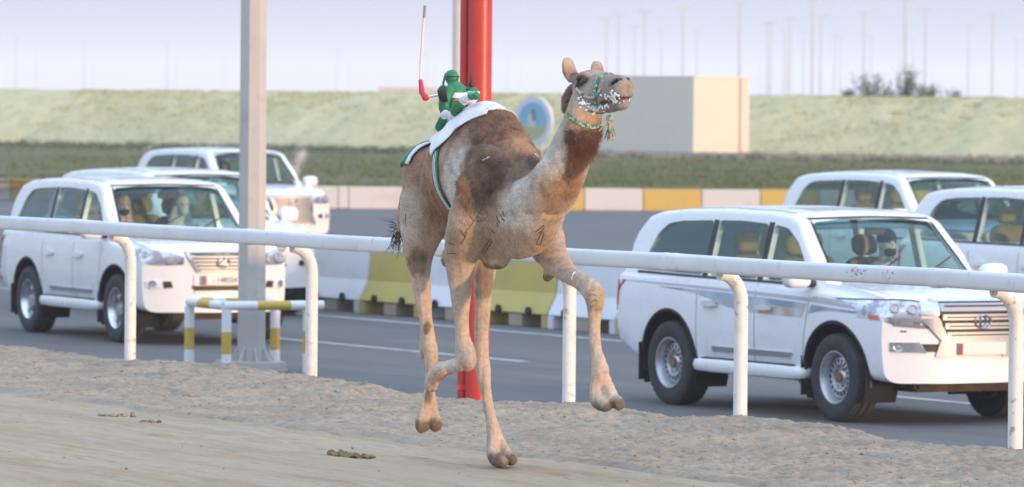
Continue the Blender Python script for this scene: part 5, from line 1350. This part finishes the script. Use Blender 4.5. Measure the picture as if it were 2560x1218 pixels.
# short coat, longer on hump, throat and nape
def coat_hair(n):
    tri = np.array([(p.vertices[0], p.vertices[1], p.vertices[2]) for p in camel_me.polygons] + [(p.vertices[0], p.vertices[2], p.vertices[3]) for p in camel_me.polygons if len(p.vertices) > 3])
    a, b, c = P[tri[:, 0]], P[tri[:, 1]], P[tri[:, 2]]
    ar = np.linalg.norm(np.cross(b - a, c - a), axis=1); w = ar.copy(); cc = COL[tri[:, 0]]
    dark = np.clip((.36 - cc[:, 0]) / .2, 0, 1); zc = a[:, 2]
    w *= .5 + 1.6 * dark + .4 * (zc > 1.3); w /= w.sum()
    pick = rng.choice(len(tri), n, p=w); u = rng.random(n); v = rng.random(n); sw = u + v > 1; u[sw] = 1 - u[sw]; v[sw] = 1 - v[sw]
    q = a[pick] + (b - a)[pick] * u[:, None] + (c - a)[pick] * v[:, None]; nn = np.cross(b - a, c - a)[pick]; nn /= np.linalg.norm(nn, axis=1)[:, None] + 1e-9
    out = NRM[tri[pick, 0]]; nn[np.sum(nn * out, 1) < 0] *= -1
    comb = np.array((-.75, 0, -.65)) + rng.normal(0, .30, (n, 3)) + .9 * np.stack([fbm(q[:, 0] * 16, q[:, 2] * 16 + q[:, 1] * 9, 2, 401), fbm(q[:, 0] * 16 + 9, q[:, 2] * 16, 2, 402), fbm(q[:, 0] * 16, q[:, 2] * 16 + 5, 2, 403)], 1); comb -= nn * np.sum(comb * nn, 1)[:, None]; comb /= np.linalg.norm(comb, axis=1)[:, None] + 1e-9
    dk = dark[pick]; hd = HP[tri[pick, 0], 0] > -.09; leg = q[:, 2] < 1.2; d_ = q
    ln = .013 + .022 * dk; ln[leg] = .006; ln[hd & (np.abs(HP[tri[pick, 0], 1]) < .15) & (np.abs(HP[tri[pick, 0], 2]) < .2)] = .004
    thr = (dk > .7) & (q[:, 0] > .8); ln[thr] *= 1.5
    ln *= rng.uniform(.6, 1.3, n); tipd = comb + nn * (.28 + .3 * (dk > .6))[:, None]; side = np.cross(nn, comb); wd = (.0012 + .0009 * rng.random(n))[:, None]
    q = q - nn * .001
    co = np.stack([q - side * wd, q + side * wd, q + tipd * ln[:, None]], 1).reshape(-1, 3)
    me = bpy.data.meshes.new('coat_hair'); me.vertices.add(3 * n); me.vertices.foreach_set('co', co.ravel()); me.loops.add(3 * n); me.loops.foreach_set('vertex_index', np.arange(3 * n, dtype=np.int32)); me.polygons.add(n); me.polygons.foreach_set('loop_start', np.arange(0, 3 * n, 3, dtype=np.int32)); me.update(calc_edges=True)
    clump = fbm(d_[:, 0] * 26 + d_[:, 1] * 20, d_[:, 2] * 24, 3, 303); cl = cc[pick] * (rng.uniform(.60, 1.35, n) * (1 + .55 * clump))[:, None]; cl = np.repeat(np.clip(cl, .01, .8), 3, 0)
    at_ = me.color_attributes.new('coat', 'FLOAT_COLOR', 'POINT'); at_.data.foreach_set('color', np.concatenate([cl, np.ones((3 * n, 1))], 1).ravel())
    return me
M_hair = mat('camel hair', (.4, .3, .2), .7, spec=.25, attr='coat')
ch = link('coat_hair', coat_hair(240000), M_hair, camel); ch['kind'] = 'stuff'; shade(ch.data, 180)
# tail tuft
def strands(base, n, ln, spread, dirn, wd=.0018, sag=.4, seed=3):
    rd = random.Random(seed); mb = MB(); base = Vector(base); dirn = Vector(dirn).normalized()
    for _ in range(n):
        d = (dirn + Vector((rd.gauss(0, spread), rd.gauss(0, spread), rd.gauss(0, spread)))).normalized(); l = ln * rd.uniform(.4, 1.1); o = base + Vector((rd.gauss(0, .012), rd.gauss(0, .012), rd.gauss(0, .02)))
        p1 = o + d * l * .5 + Vector((0, 0, .02 * rd.gauss(0, 1))); p2 = p1 + (d + Vector((rd.gauss(0, .5), rd.gauss(0, .5), -sag))).normalized() * l * .5
        mb.tube([o, p1, p2], [wd, wd * .8, wd * .25], 4)
    return mb
M_tuft = mat('tail hair', (.085, .045, .028), .8)
tt = strands(cj(995, 585, -.07), 60, .13, .32, (-.25, -.10, -1.0)); o = tt.build('tail_tuft', M_tuft, camel); o['kind'] = 'stuff'
tt = strands(cj(994, 575, -.07), 16, .13, .35, (-.55, -.35, .1), seed=9); o = tt.build('tail_tuft', M_tuft, camel); o['kind'] = 'stuff'
# eyes, nostrils
M_eye = mat('eye', (.012, .008, .006), .08, spec=.8, coat=.8)
for s in (-1, 1):
    mb = MB(); mb.ball(HEADM @ Vector((.022, s * .070, .040)), (.031, .021, .025), H3); mb.build('eye', M_eye, camel, 60)
    mb = MB()
    mb.tube([HEADM @ Vector((.022 + .034 * math.cos(t), s * (.083 + .004 * math.sin(t)), .042 + .024 * math.sin(t))) for t in np.linspace(.15, math.pi - .15, 9)], [.004, .007, .009, .010, .010, .010, .009, .007, .004], 8); mb.build('eyelid', mat('eyelid', (.10, .068, .05), .8), camel, 60)
    mb = MB()
    for k in range(12):
        t = lerp(.5, 2.6, k / 11); a = HEADM @ Vector((.022 + .034 * math.cos(t), s * .088, .040 + .022 * math.sin(t))); b = a + H3 @ Vector((.012 * math.cos(t), s * .022, -.006)); mb.tube([a, b], [.0015, .0005], 4)
    o = mb.build('eyelash', M_tuft, camel); o['kind'] = 'stuff'
# halter
M_rope = mat('green halter webbing', (.035, .22, .11), .8, noise=(60, (.50, .52, .46), .50, .60), bump=(120, .4, .004)); M_rope2 = mat('pale halter cord', (.48, .47, .42), .85, noise=(40, (.06, .2, .11), .55, .62))
def surf_path(pix, off=.006, sub=4):
    P2 = [Vector((*p, 0)) for p in pix]; out = []
    pts, _ = smooth_path(P2, [1] * len(P2), sub)
    for p in pts:
        h = surf(p.x, p.y, off)
        if h: out.append(h)
    return out
def band(name, pix, w, m, off=.006, thick=.006, parent=None, sub=5):
    H_ = surf_path(pix, off, sub); V = []; F = []
    for i, (p, nn) in enumerate(H_):
        t = (H_[min(i + 1, len(H_) - 1)][0] - H_[max(i - 1, 0)][0]).normalized(); sd = nn.cross(t).normalized()
        for a, b in ((-1, 0), (1, 0), (1, -1), (-1, -1)): V.append(p + sd * (a * w / 2) + nn * (b * thick))
    k = len(H_)
    for i in range(k - 1):
        for j in range(4): F.append((i * 4 + j, i * 4 + (j + 1) % 4, (i + 1) * 4 + (j + 1) % 4, (i + 1) * 4 + j))
    if k < 2: return None
    F += [(0, 1, 2, 3), tuple((k - 1) * 4 + j for j in (3, 2, 1, 0))]
    mb = MB(); mb.add(V, F); return mb.build(name, m, parent, 50)
def ring_head(x, zb, zt, hw, w, m, name, slant=0.0):
    pts = []
    for k in range(33):
        a = 2 * math.pi * k / 32; d = H3 @ Vector((0, math.cos(a), math.sin(a))); o_ = HEADM @ Vector((x + slant * math.sin(a), 0, (zb + zt) / 2)); h = CAMEL_BV.ray_cast(o_ + d * .25, -d)
        pts.append((h[0], h[1]) if h[0] is not None else (o_ + d * .09, d))
    V = []; F = []; ax = (H3 @ Vector((1, 0, 0))).normalized()
    for p, nn in pts:
        nn = nn if nn.dot(p - (HEADM @ Vector((x, 0, 0)))) > 0 else -nn
        for a, b in ((-1, .007), (1, .007), (1, -.004), (-1, -.004)): V.append(p + ax * (a * w / 2) + nn * b)
    for i in range(32):
        for j in range(4): F.append((i * 4 + j, i * 4 + (j + 1) % 4, (i + 1) * 4 + (j + 1) % 4, (i + 1) * 4 + j))
    mb = MB(); mb.add(V, F); return mb.build(name, m, camel, 50)
ring_head(.118, -.12, .06, .065, .026, M_rope, 'noseband', .03)
band('cheek_strap', [(1503, 222), (1490, 240), (1470, 243), (1452, 232), (1442, 222)], .014, M_rope2, .008, parent=camel)
band('throat_strap', [(1420, 284), (1430, 296), (1448, 308), (1468, 315), (1490, 316), (1512, 306), (1528, 294)], .022, M_rope, .008, parent=camel)
def tassel(px, py, n=26):
    h = surf(px - 6, py); base = (h[0] if h else cj(px, py, .05)) + Vector((.03, -.01, 0)); mb = MB(); rd = random.Random(5)
    mb.ball(base, .022)
    for _ in range(n):
        d = Vector((rd.gauss(0, .018), rd.gauss(0, .018), -rd.uniform(.06, .13))); mb.tube([base, base + d * .5 + Vector((rd.gauss(0, .006), 0, 0)), base + d], [.006, .005, .004], 5)
    return mb
o = tassel(1522, 296).build('tassel', mat('tassel cord', (.42, .33, .24), .9, noise=(35, (.05, .22, .10), .52, .58)), camel, 60); o['kind'] = 'stuff'
# foam at the mouth
M_foam = mat('foam', (.80, .81, .83), .5, spec=.4, bump=(90, .6, .006))
def foam(pix, name='foam'):
    mb = MB()
    for px, py, r in pix:
        h = surf(px, py, .004)
        if h: mb.ball(h[0], (r * random.uniform(.8, 1.3), r * random.uniform(.7, 1), r * random.uniform(.6, 1)), n=6, m=9)
    if mb.V:
        o = link(name, remesh(mb.mesh('f'), .004, 1), M_foam, camel); shade(o.data, 180); return o
foam([(1530 + random.gauss(0, 8), 243 + random.gauss(0, 6), random.uniform(.003, .010)) for _ in range(44)] + [(1545 + random.gauss(0, 6), 254 + random.gauss(0, 3), .007) for _ in range(8)])
foam([(lerp(1448, 1520, t) + random.gauss(0, 6), 252 + 30 * math.sin(t * 2.6) * .75 + random.gauss(0, 6), random.uniform(.003, .008)) for t in np.linspace(0, 1, 110)])
foam([(1578 + random.gauss(0, 5), 250 + random.gauss(0, 2), .006) for _ in range(6)])
for a in ([(1440, 346), (1436, 347), (1444, 348)], [(1215, 398), (1210, 400), (1219, 395), (1206, 401), (1223, 393)], [(1338, 387), (1342, 392), (1335, 394)]): foam([(x, y, .006) for x, y in a], 'foam_fleck')
band('saliva_string', [(1437, 680), (1432, 688), (1430, 700)], .006, M_foam, .004, parent=camel)
# marks drawn and branded on the coat
M_mark = mat('ink mark', (.085, .075, .07), .8); M_brand = mat('brand mark', (.15, .085, .055), .85); M_chalk = mat('chalk', (.62, .60, .56), .9)
def mark(pix, w, m, name='ink_mark', off=.0035): return band(name, pix, w * .62, m, off * .6, .002, camel)
circ = [(1197 + 22 * math.cos(t), 536 + 18 * math.sin(t)) for t in np.linspace(-2.0, 4.0, 15)]
mark(circ, .0035, M_mark); mark([(1205, 518), (1190, 545), (1172, 570), (1158, 586)], .005, M_mark); mark([(1152, 576), (1157, 586), (1164, 590)], .005, M_mark); mark([(1190, 534), (1206, 542)], .004, M_chalk); mark([(1160, 548), (1168, 565)], .004, M_chalk); mark([(1167, 580), (1160, 598), (1152, 610)], .010, M_brand)
mark([(1118, 606), (1135, 612)], .008, M_mark); mark([(1120, 634), (1140, 634)], .008, M_brand)
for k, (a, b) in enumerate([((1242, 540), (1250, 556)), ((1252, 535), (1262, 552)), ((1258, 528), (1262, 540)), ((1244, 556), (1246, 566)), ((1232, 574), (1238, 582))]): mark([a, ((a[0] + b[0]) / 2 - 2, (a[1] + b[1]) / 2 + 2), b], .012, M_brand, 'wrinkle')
for q in ([(1226, 598), (1215, 614), (1207, 628), (1213, 630), (1222, 616), (1230, 602), (1226, 598)], [(1361, 568), (1352, 585), (1342, 608), (1350, 612), (1356, 596), (1360, 580)]): mark(q, .009, M_brand, 'brand_mark')
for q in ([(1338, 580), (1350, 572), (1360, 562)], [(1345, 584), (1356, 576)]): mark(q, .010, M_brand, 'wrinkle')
mark([(1176, 372), (1180, 385)], .004, M_mark); mark([(1141, 457), (1142, 470)], .005, M_mark); mark([(1014, 536), (1014, 554)], .005, M_mark)
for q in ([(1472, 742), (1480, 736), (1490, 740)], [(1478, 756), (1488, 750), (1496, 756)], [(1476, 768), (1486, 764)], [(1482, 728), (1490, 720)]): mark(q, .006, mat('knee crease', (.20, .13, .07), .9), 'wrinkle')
# ------------------------------------------------------------------ saddle cloth and girth
M_cloth = mat('white saddle cloth', (.74, .745, .77), .9, bump=(45, .25, .006), noise=(3, (.66, .65, .68), .5, .75)); M_green = mat('green silk', (.012, .20, .085), .5, bump=(35, .4, .006), noise=(8, (.02, .14, .07), .45, .7)); M_white = mat('white silk', (.72, .71, .74), .6, bump=(35, .3, .005))
M_black = mat('black kit', (.02, .02, .022), .5)
def around(x, ang, off, cz=1.62, bv=None):
    """surface point of the camel round its lengthwise axis: ang 0 = up, negative = right side"""
    d = Vector((0, math.sin(-ang) * -1, math.cos(ang))); o = Vector((x, 0, cz)) ; h = (bv or CAMEL_BV).ray_cast(o + d * 1.2, -d)
    if h[0] is None: return o + d * .3, d
    nn = h[1] if h[1].dot(d) > 0 else -h[1]; return h[0] + nn * off, nn
saddle = empty('saddle_cloth'); saddle.matrix_world = CAMEL_M; tag(saddle, 'white saddle cloth with green girth draped over the camel hump', 'saddle cloth')
def sheet(fn, nu, nv, thick=.006):
    V = []; N = []
    for i in range(nu + 1):
        for j in range(nv + 1):
            p, nn = fn(i / nu, j / nv); V.append(p); N.append(nn)
    V2 = [p - nn * thick for p, nn in zip(V, N)]; k = len(V); F = []; w = nv + 1
    for i in range(nu):
        for j in range(nv):
            a = i * w + j; F += [(a, a + 1, a + w + 1, a + w), (k + a, k + a + w, k + a + w + 1, k + a + 1)]
    ed = [j for j in range(w)] + [i * w + nv for i in range(1, nu + 1)] + [nu * w + j for j in range(nv - 1, -1, -1)] + [i * w for i in range(nu - 1, 0, -1)]
    for i in range(len(ed)): a, b = ed[i], ed[(i + 1) % len(ed)]; F.append((a, k + a, k + b, b))
    mb = MB(); mb.add(V + V2, F); return mb
def cloth(u, v):
    x = lerp(-.50, .24, u); am = interp(x, [-.50, -.34, -.16, -.10, -.03, .03, .10, .18, .24], [16, 26, 42, 54, 57, 49, 32, 20, 12])
    t = v * 2 - 1; ang = am * t; a = abs(t)
    rip = .010 + .006 * math.sin(x * 31 + ang * .09) * a + .010 * a * abs(math.sin(u * 11 + v * 7))
    return around(x + .012 * math.sin(v * 25) * a, R(ang), rip + .004)
sheet(cloth, 60, 50).build('cloth', M_cloth, saddle, 180)
def strap(u0, u1, name, m, off, xa=.0, xb=.24, a0=-60, a1=-178, n=40):
    V = []
    def fn(u, v):
        ang = lerp(a0, a1, u); x = lerp(xa, xb, u ** 1.2) + lerp(u0, u1, v); return around(x, R(ang), off, 1.60, TORSO_ONLY)
    return sheet(fn, n, 2, .004).build(name, m, saddle, 180)
for s in (1, -1):
    strap(-.028, .028, 'girth', M_green, .014, a0=-48 * s, a1=-176 * s)
    for o_ in (-.014, .006): strap(o_ - .003, o_ + .003, 'girth_stripe', M_white, .017, a0=-50 * s, a1=-174 * s)
mb = MB(); p, nn = around(.20, R(-116), .02, 1.60); mb.box(p, (.05, .02, .05)); mb.build('girth_buckle', M_green, saddle, bevel=.005)
for k, (x0, x1, m) in enumerate(((-.47, -.445, M_white), (-.445, -.315, M_green), (-.315, -.285, M_white))):
    def cr_(u, v, x0=x0, x1=x1):
        ang = lerp(-66, 66, u); return around(lerp(x0, x1, v) - .05 * abs(ang) / 66, R(ang), .024)
    sheet(cr_, 30, 2).build('crupper_band', m, saddle, 180)

# ------------------------------------------------------------------ robot jockey
jock = empty('robot_jockey'); jock.matrix_world = CAMEL_M; tag(jock, 'small robot jockey in green and white silks strapped behind the hump', 'robot jockey')
def cjp(px, py, yl=0.0): return cj(px, py, yl)
mb = MB(); pts, rr = smooth_path([cjp(1124, 330), cjp(1128, 300), cjp(1133, 270), cjp(1138, 245), cjp(1139, 226), cjp(1133, 212)], [(.05, .05), (.055, .056), (.060, .060), (.068, .066), (.062, .058), (.03, .03)]); mb.tube(pts, rr, 20, up=(0, 1, 0)); tors = mb.build('torso', M_green, jock, 60)
def jband(a, b, k, m, name, n=20):
    mb = MB(); mb.tube([a, a.lerp(b, .5), b], k, n, up=(0, 1, 0)); return mb.build(name, m, tors, 60)
jband(cjp(1138, 241), cjp(1139, 228), [(.071, .069), (.070, .067), (.067, .064)], M_white, 'chest_band')
jband(cjp(1129, 296), cjp(1127, 306), [(.058, .059), (.058, .058), (.057, .057)], M_white, 'waist_band')
mb = MB(); hp = cjp(1130, 194); mb.ball(hp, (.042, .040, .046)); mb.tube([cjp(1131, 204), cjp(1134, 216)], [.03, .036], 12); hd = mb.build('hood', M_green, jock, 60)
mb = MB(); mb.tube([hp + Vector((-.02, -.01, .034)), hp + Vector((-.046, -.02, .012)), hp + Vector((-.050, -.03, -.03)), hp + Vector((-.03, -.05, -.08))], [(.003, .012), (.004, .013), (.004, .011), (.003, .007)], 8, up=(0, 1, 0)); mb.build('hood_tail', M_green, hd, 60)
mb = MB(); mb.lathe([(.043 + .003 * math.cos(a), .003 * math.sin(a)) for a in np.linspace(0, 5.5, 7)], 24, Matrix.Translation(hp + Vector((0, 0, .006))), close=True); mb.build('hood_seam', M_black, hd, 60)
# arms
for nm, P_, bandp in (('arm', [(1126, 224, -.05), (1114, 244, -.09), (1110, 268, -.10), (1118, 292, -.09)], None), ('arm', [(1152, 226, .05), (1168, 236, .09), (1176, 246, .11)], None)):
    mb = MB(); pts, rr = smooth_path([cj(*p) for p in P_], [(.034, .034), (.034, .034), (.032, .032), (.026, .026)][:len(P_)]); mb.tube(pts, rr, 14); a = mb.build(nm, M_green, jock, 60)
    e = cj(*P_[-1]); d = (e - cj(*P_[-2])).normalized(); mb = MB(); mb.tube([e - d * .02, e + d * .03], .036, 12); mb.build('cuff', M_white, a, 60)
mb = MB(); b0 = cj(1180, 222, .10); mb.tube([cj(1182, 240, .10), b0], [.036, .03], 12); sl = mb.build('sleeve', M_green, jock, 60)
mb = MB(); mb.tube([cj(1183, 238, .10), cj(1184, 228, .10)], [.039, .037], 12); mb.build('cuff', M_white, sl, 60)
mb = MB(); mb.tube([b0, cj(1178, 208, .10), cj(1178, 196, .10), cj(1176, 182, .10)], [.012, .010, .006, .003], 8); mb.tube([cj(1179, 216, .10), cj(1179, 207, .10)], .016, 10); mb.build('antenna', M_black, jock, 60)
# silk trousers lying along the cloth: green and white panels
def panel(pix, w, m, name, yl): 
    mb = MB(); pts, rr = smooth_path([cj(x, y, yl) for x, y in pix], [(w, w * .7)] * len(pix)); mb.tube(pts, rr, 12, up=(0, 1, 0)); mb.ball(pts[0], w * .8); mb.ball(pts[-1], w * .8); return mb.build(name, m, jock, 60)
panel([(1152, 258), (1145, 268), (1138, 280)], .034, M_green, 'thigh', -.13)
panel([(1168, 246), (1160, 252)], .034, M_white, 'thigh_band', -.12)
panel([(1190, 240), (1178, 241)], .030, M_green, 'thigh', -.10)
panel([(1134, 286), (1131, 292)], .032, M_white, 'knee_band', -.13)
panel([(1108, 298), (1102, 310), (1098, 320)], .028, M_green, 'shin', -.13)
panel([(1114, 284), (1111, 290)], .027, M_white, 'shin_band', -.13)
panel([(1142, 254), (1139, 262)], .022, mat('tan leather strap', (.35, .16, .07), .7), 'saddle_tree', -.09)
# whip: motor, rod, hub, red handle, white stick
mb = MB(); w0 = cj(1104, 236, -.12); w1 = cj(1064, 244, -.20); wd = (w1 - w0).normalized()
mb.tube([w0 - wd * .03, w0 - wd * .005, w0 + wd * .02], [.05, .052, .030], 18); mo = mb.build('whip_motor', M_black, jock, 50)
mb = MB(); mb.tube([w0, w1], .0085, 10); mb.build('whip_rod', M_chrome, mo, 60)
M_wred = mat('red grip', (.55, .02, .035), .45); M_stick = mat('white whip stick', (.72, .70, .68), .6, noise=(9, (.45, .43, .36), .6, .7))
mb = MB(); mb.ball(w1, (.022, .022, .020)); mb.tube([w1, cj(1055, 232, -.20), cj(1051, 200, -.20)], [.019, .017, .012], 12); mb.build('whip_grip', M_wred, mo, 60)
mb = MB(); pts, rr = smooth_path([cj(1051, 202, -.20), cj(1052, 160, -.20), cj(1056, 100, -.20), cj(1059, 50, -.20), cj(1062, 16, -.20)], [(.007, .007), (.008, .008), (.008, .008), (.009, .007), (.011, .006)]); mb.tube(pts, rr, 10); st = mb.build('whip_stick', M_stick, mo, 60)
mb = MB(); mb.tube([cj(1060.5, 44, -.20), cj(1062.3, 14, -.20)], [(.011, .009), (.013, .007)], 10); mb.build('whip_tip', mat('grey tip', (.34, .33, .26), .8), st, 60)

# ------------------------------------------------------------------ dung and clods on the track
M_dung = mat('dung', (.21, .145, .08), .95, noise=(14, (.36, .27, .18), .4, .65), bump=(60, .6, .01)); M_clod = mat('sand clod', (.30, .245, .185), .95, bump=(50, .6, .01))
def clod(px, py, sx, sz, n, m, name, label, cat, seed):
    rd = random.Random(seed); p = at_z(px, py, .0); p.z = float(track_z(np.array([to_track(p)[0]]), np.array([to_track(p)[1]]))[0]) if to_track(p)[1] < QT else float(bank_z(np.array([to_track(p)[0]]), np.array([to_track(p)[1]]))[0])
    mb = MB()
    for k in range(n):
        t = k / max(1, n - 1) - .5
        mb.ball((t * sx + rd.gauss(0, .01), rd.gauss(0, sx * .12), sz * rd.uniform(.05, .35)), (sx / n * rd.uniform(.7, 1.3), sx / n * rd.uniform(.8, 1.5), sz * rd.uniform(.3, .6)), n=6, m=9)
    me = remesh(mb.mesh('c'), .005, 1); A = np.zeros(len(me.vertices) * 3); me.vertices.foreach_get('co', A); A = A.reshape(-1, 3); A += .016 * np.stack([fbm(A[:, 1] * 60, A[:, 2] * 60, 2, seed), fbm(A[:, 0] * 60, A[:, 2] * 60, 2, seed + 3), fbm(A[:, 0] * 60, A[:, 1] * 60, 2, seed + 5)], 1); me.vertices.foreach_set('co', A.ravel())
    o = link(name, me, m); o.location = p; tag(o, label, cat); shade(me, 180); return o
clod(848, 1139, .12, .05, 4, M_dung, 'dung_heap', 'larger broken heap of dung on the smooth track', 'dung', 1); clod(893, 1142, .16, .04, 6, M_dung, 'dung_heap', 'long flat brown heap of dung beside the larger heap', 'dung', 2)
clod(316, 1040, .045, .045, 2, M_dung, 'dung_heap', 'small round lump of dung near the toe of the sand bank', 'dung', 3); clod(278, 1041, .16, .02, 7, M_dung, 'dung_heap', 'thin smear of dung beside the small round lump', 'dung', 4); clod(380, 1057, .09, .02, 4, M_dung, 'dung_heap', 'scattered crumbs of dung below the small round lump', 'dung', 5); clod(886, 1120, .03, .025, 2, M_clod, 'clod', 'small loose clod of earth above the dung heaps', 'clod', 6)
clod(470, 991, .10, .02, 5, M_dung, 'dung_heap', 'dry dung crumbs lying on the sand bank under the crash guard', 'dung', 8)

# loose crumbs of sand and dung scattered over track and bank
def crumbs(n, s0, s1, q0, q1, zf, r0, r1, seed):
    rd = random.Random(seed); V = []; F = []
    S = np.array([rd.uniform(s0, s1) for _ in range(n)]); Q = np.array([rd.uniform(q0, q1) for _ in range(n)]); Z = zf(S, Q)
    for i in range(n):
        r = r0 + (r1 - r0) * rd.random() ** 3; p = tw(float(S[i]), float(Q[i]), float(Z[i]) + r * .25); b = len(V)
        for d in ((1, 0, 0), (0, 1, 0), (-1, 0, 0), (0, -1, 0), (0, 0, .7), (0, 0, -.7)):
            k = r * rd.uniform(.6, 1.3); V.append((p.x + d[0] * k + rd.gauss(0, r * .2), p.y + d[1] * k + rd.gauss(0, r * .2), p.z + d[2] * k))
        F += [(b, b + 1, b + 4), (b + 1, b + 2, b + 4), (b + 2, b + 3, b + 4), (b + 3, b, b + 4), (b + 1, b, b + 5), (b + 2, b + 1, b + 5), (b + 3, b + 2, b + 5), (b, b + 3, b + 5)]
    return mesh_from('crumbs', V, F)
tag(link('sand_crumbs', crumbs(1800, -13, 7, QT, .3, bank_z, .003, .016, 11), M_clod), 'loose crumbs of sand strewn over the churned bank', 'sand', kind='stuff')
tag(link('dung_crumbs', crumbs(360, -13, 7, -6.8, QT - .05, track_z, .003, .011, 12), M_dung), 'tiny brown crumbs strewn over the smooth track', 'dung', kind='stuff')

# ------------------------------------------------------------------ garden sprinklers throwing water on the verge
M_water = mat('spray', (.80, .84, .88), .3, spec=.3)
def spray(pix, Y, n, w, label, seed):
    rd = random.Random(seed); mb = MB(); 
    for _ in range(n):
        t = rd.random(); k = t * (len(pix) - 1); i = min(int(k), len(pix) - 2); u = k - i
        px = lerp(pix[i][0], pix[i + 1][0], u); py = lerp(pix[i][1], pix[i + 1][1], u); ww = lerp(pix[i][2], pix[i + 1][2], u)
        p = at_Y(px + rd.gauss(0, ww), py + rd.gauss(0, ww), Y + rd.gauss(0, .25)); r = rd.uniform(.4, 1) * w
        mb.add([p + Vector((0, 0, r * 1.6)), p + Vector((r, 0, -r)), p + Vector((-r * .6, r, -r)), p + Vector((-r * .6, -r, -r))], [(0, 1, 2), (0, 2, 3), (0, 3, 1), (1, 3, 2)])
    me = mb.mesh('water_spray', fix=False); o = link('water_spray', me, M_water); tag(o, label, 'water', kind='stuff')
spray([(735, 444, 5), (742, 415, 8), (752, 388, 8), (758, 382, 7)], 150, 900, .008, 'upright plume of sprinkler water behind the far car bonnet', 1)
spray([(362, 375, 2), (390, 360, 3), (425, 346, 4), (470, 340, 6), (510, 346, 8)], 170, 420, .008, 'thin arc of sprinkler water over the far car roof', 2)

# ------------------------------------------------------------------ hazy air
def haze():
    mb = MB(); mb.box((0, 2950, 15.9), (3200, 6100, 35.4)); o = mb.build('haze', None); m = bpy.data.materials.new('haze air'); m.use_nodes = True; N = m.node_tree.nodes; L = m.node_tree.links
    N.remove(N['Principled BSDF']); v = N.new('ShaderNodeVolumePrincipled'); v.inputs['Color'].default_value = (.94, .95, .98, 1); v.inputs['Density'].default_value = .00042; v.inputs['Anisotropy'].default_value = .0
    L.new(v.outputs[0], N['Material Output'].inputs['Volume']); o.data.materials.append(m); tag(o, 'pale dusty haze lying over the whole place', 'haze', kind='stuff'); o.display_type = 'WIRE'
haze()
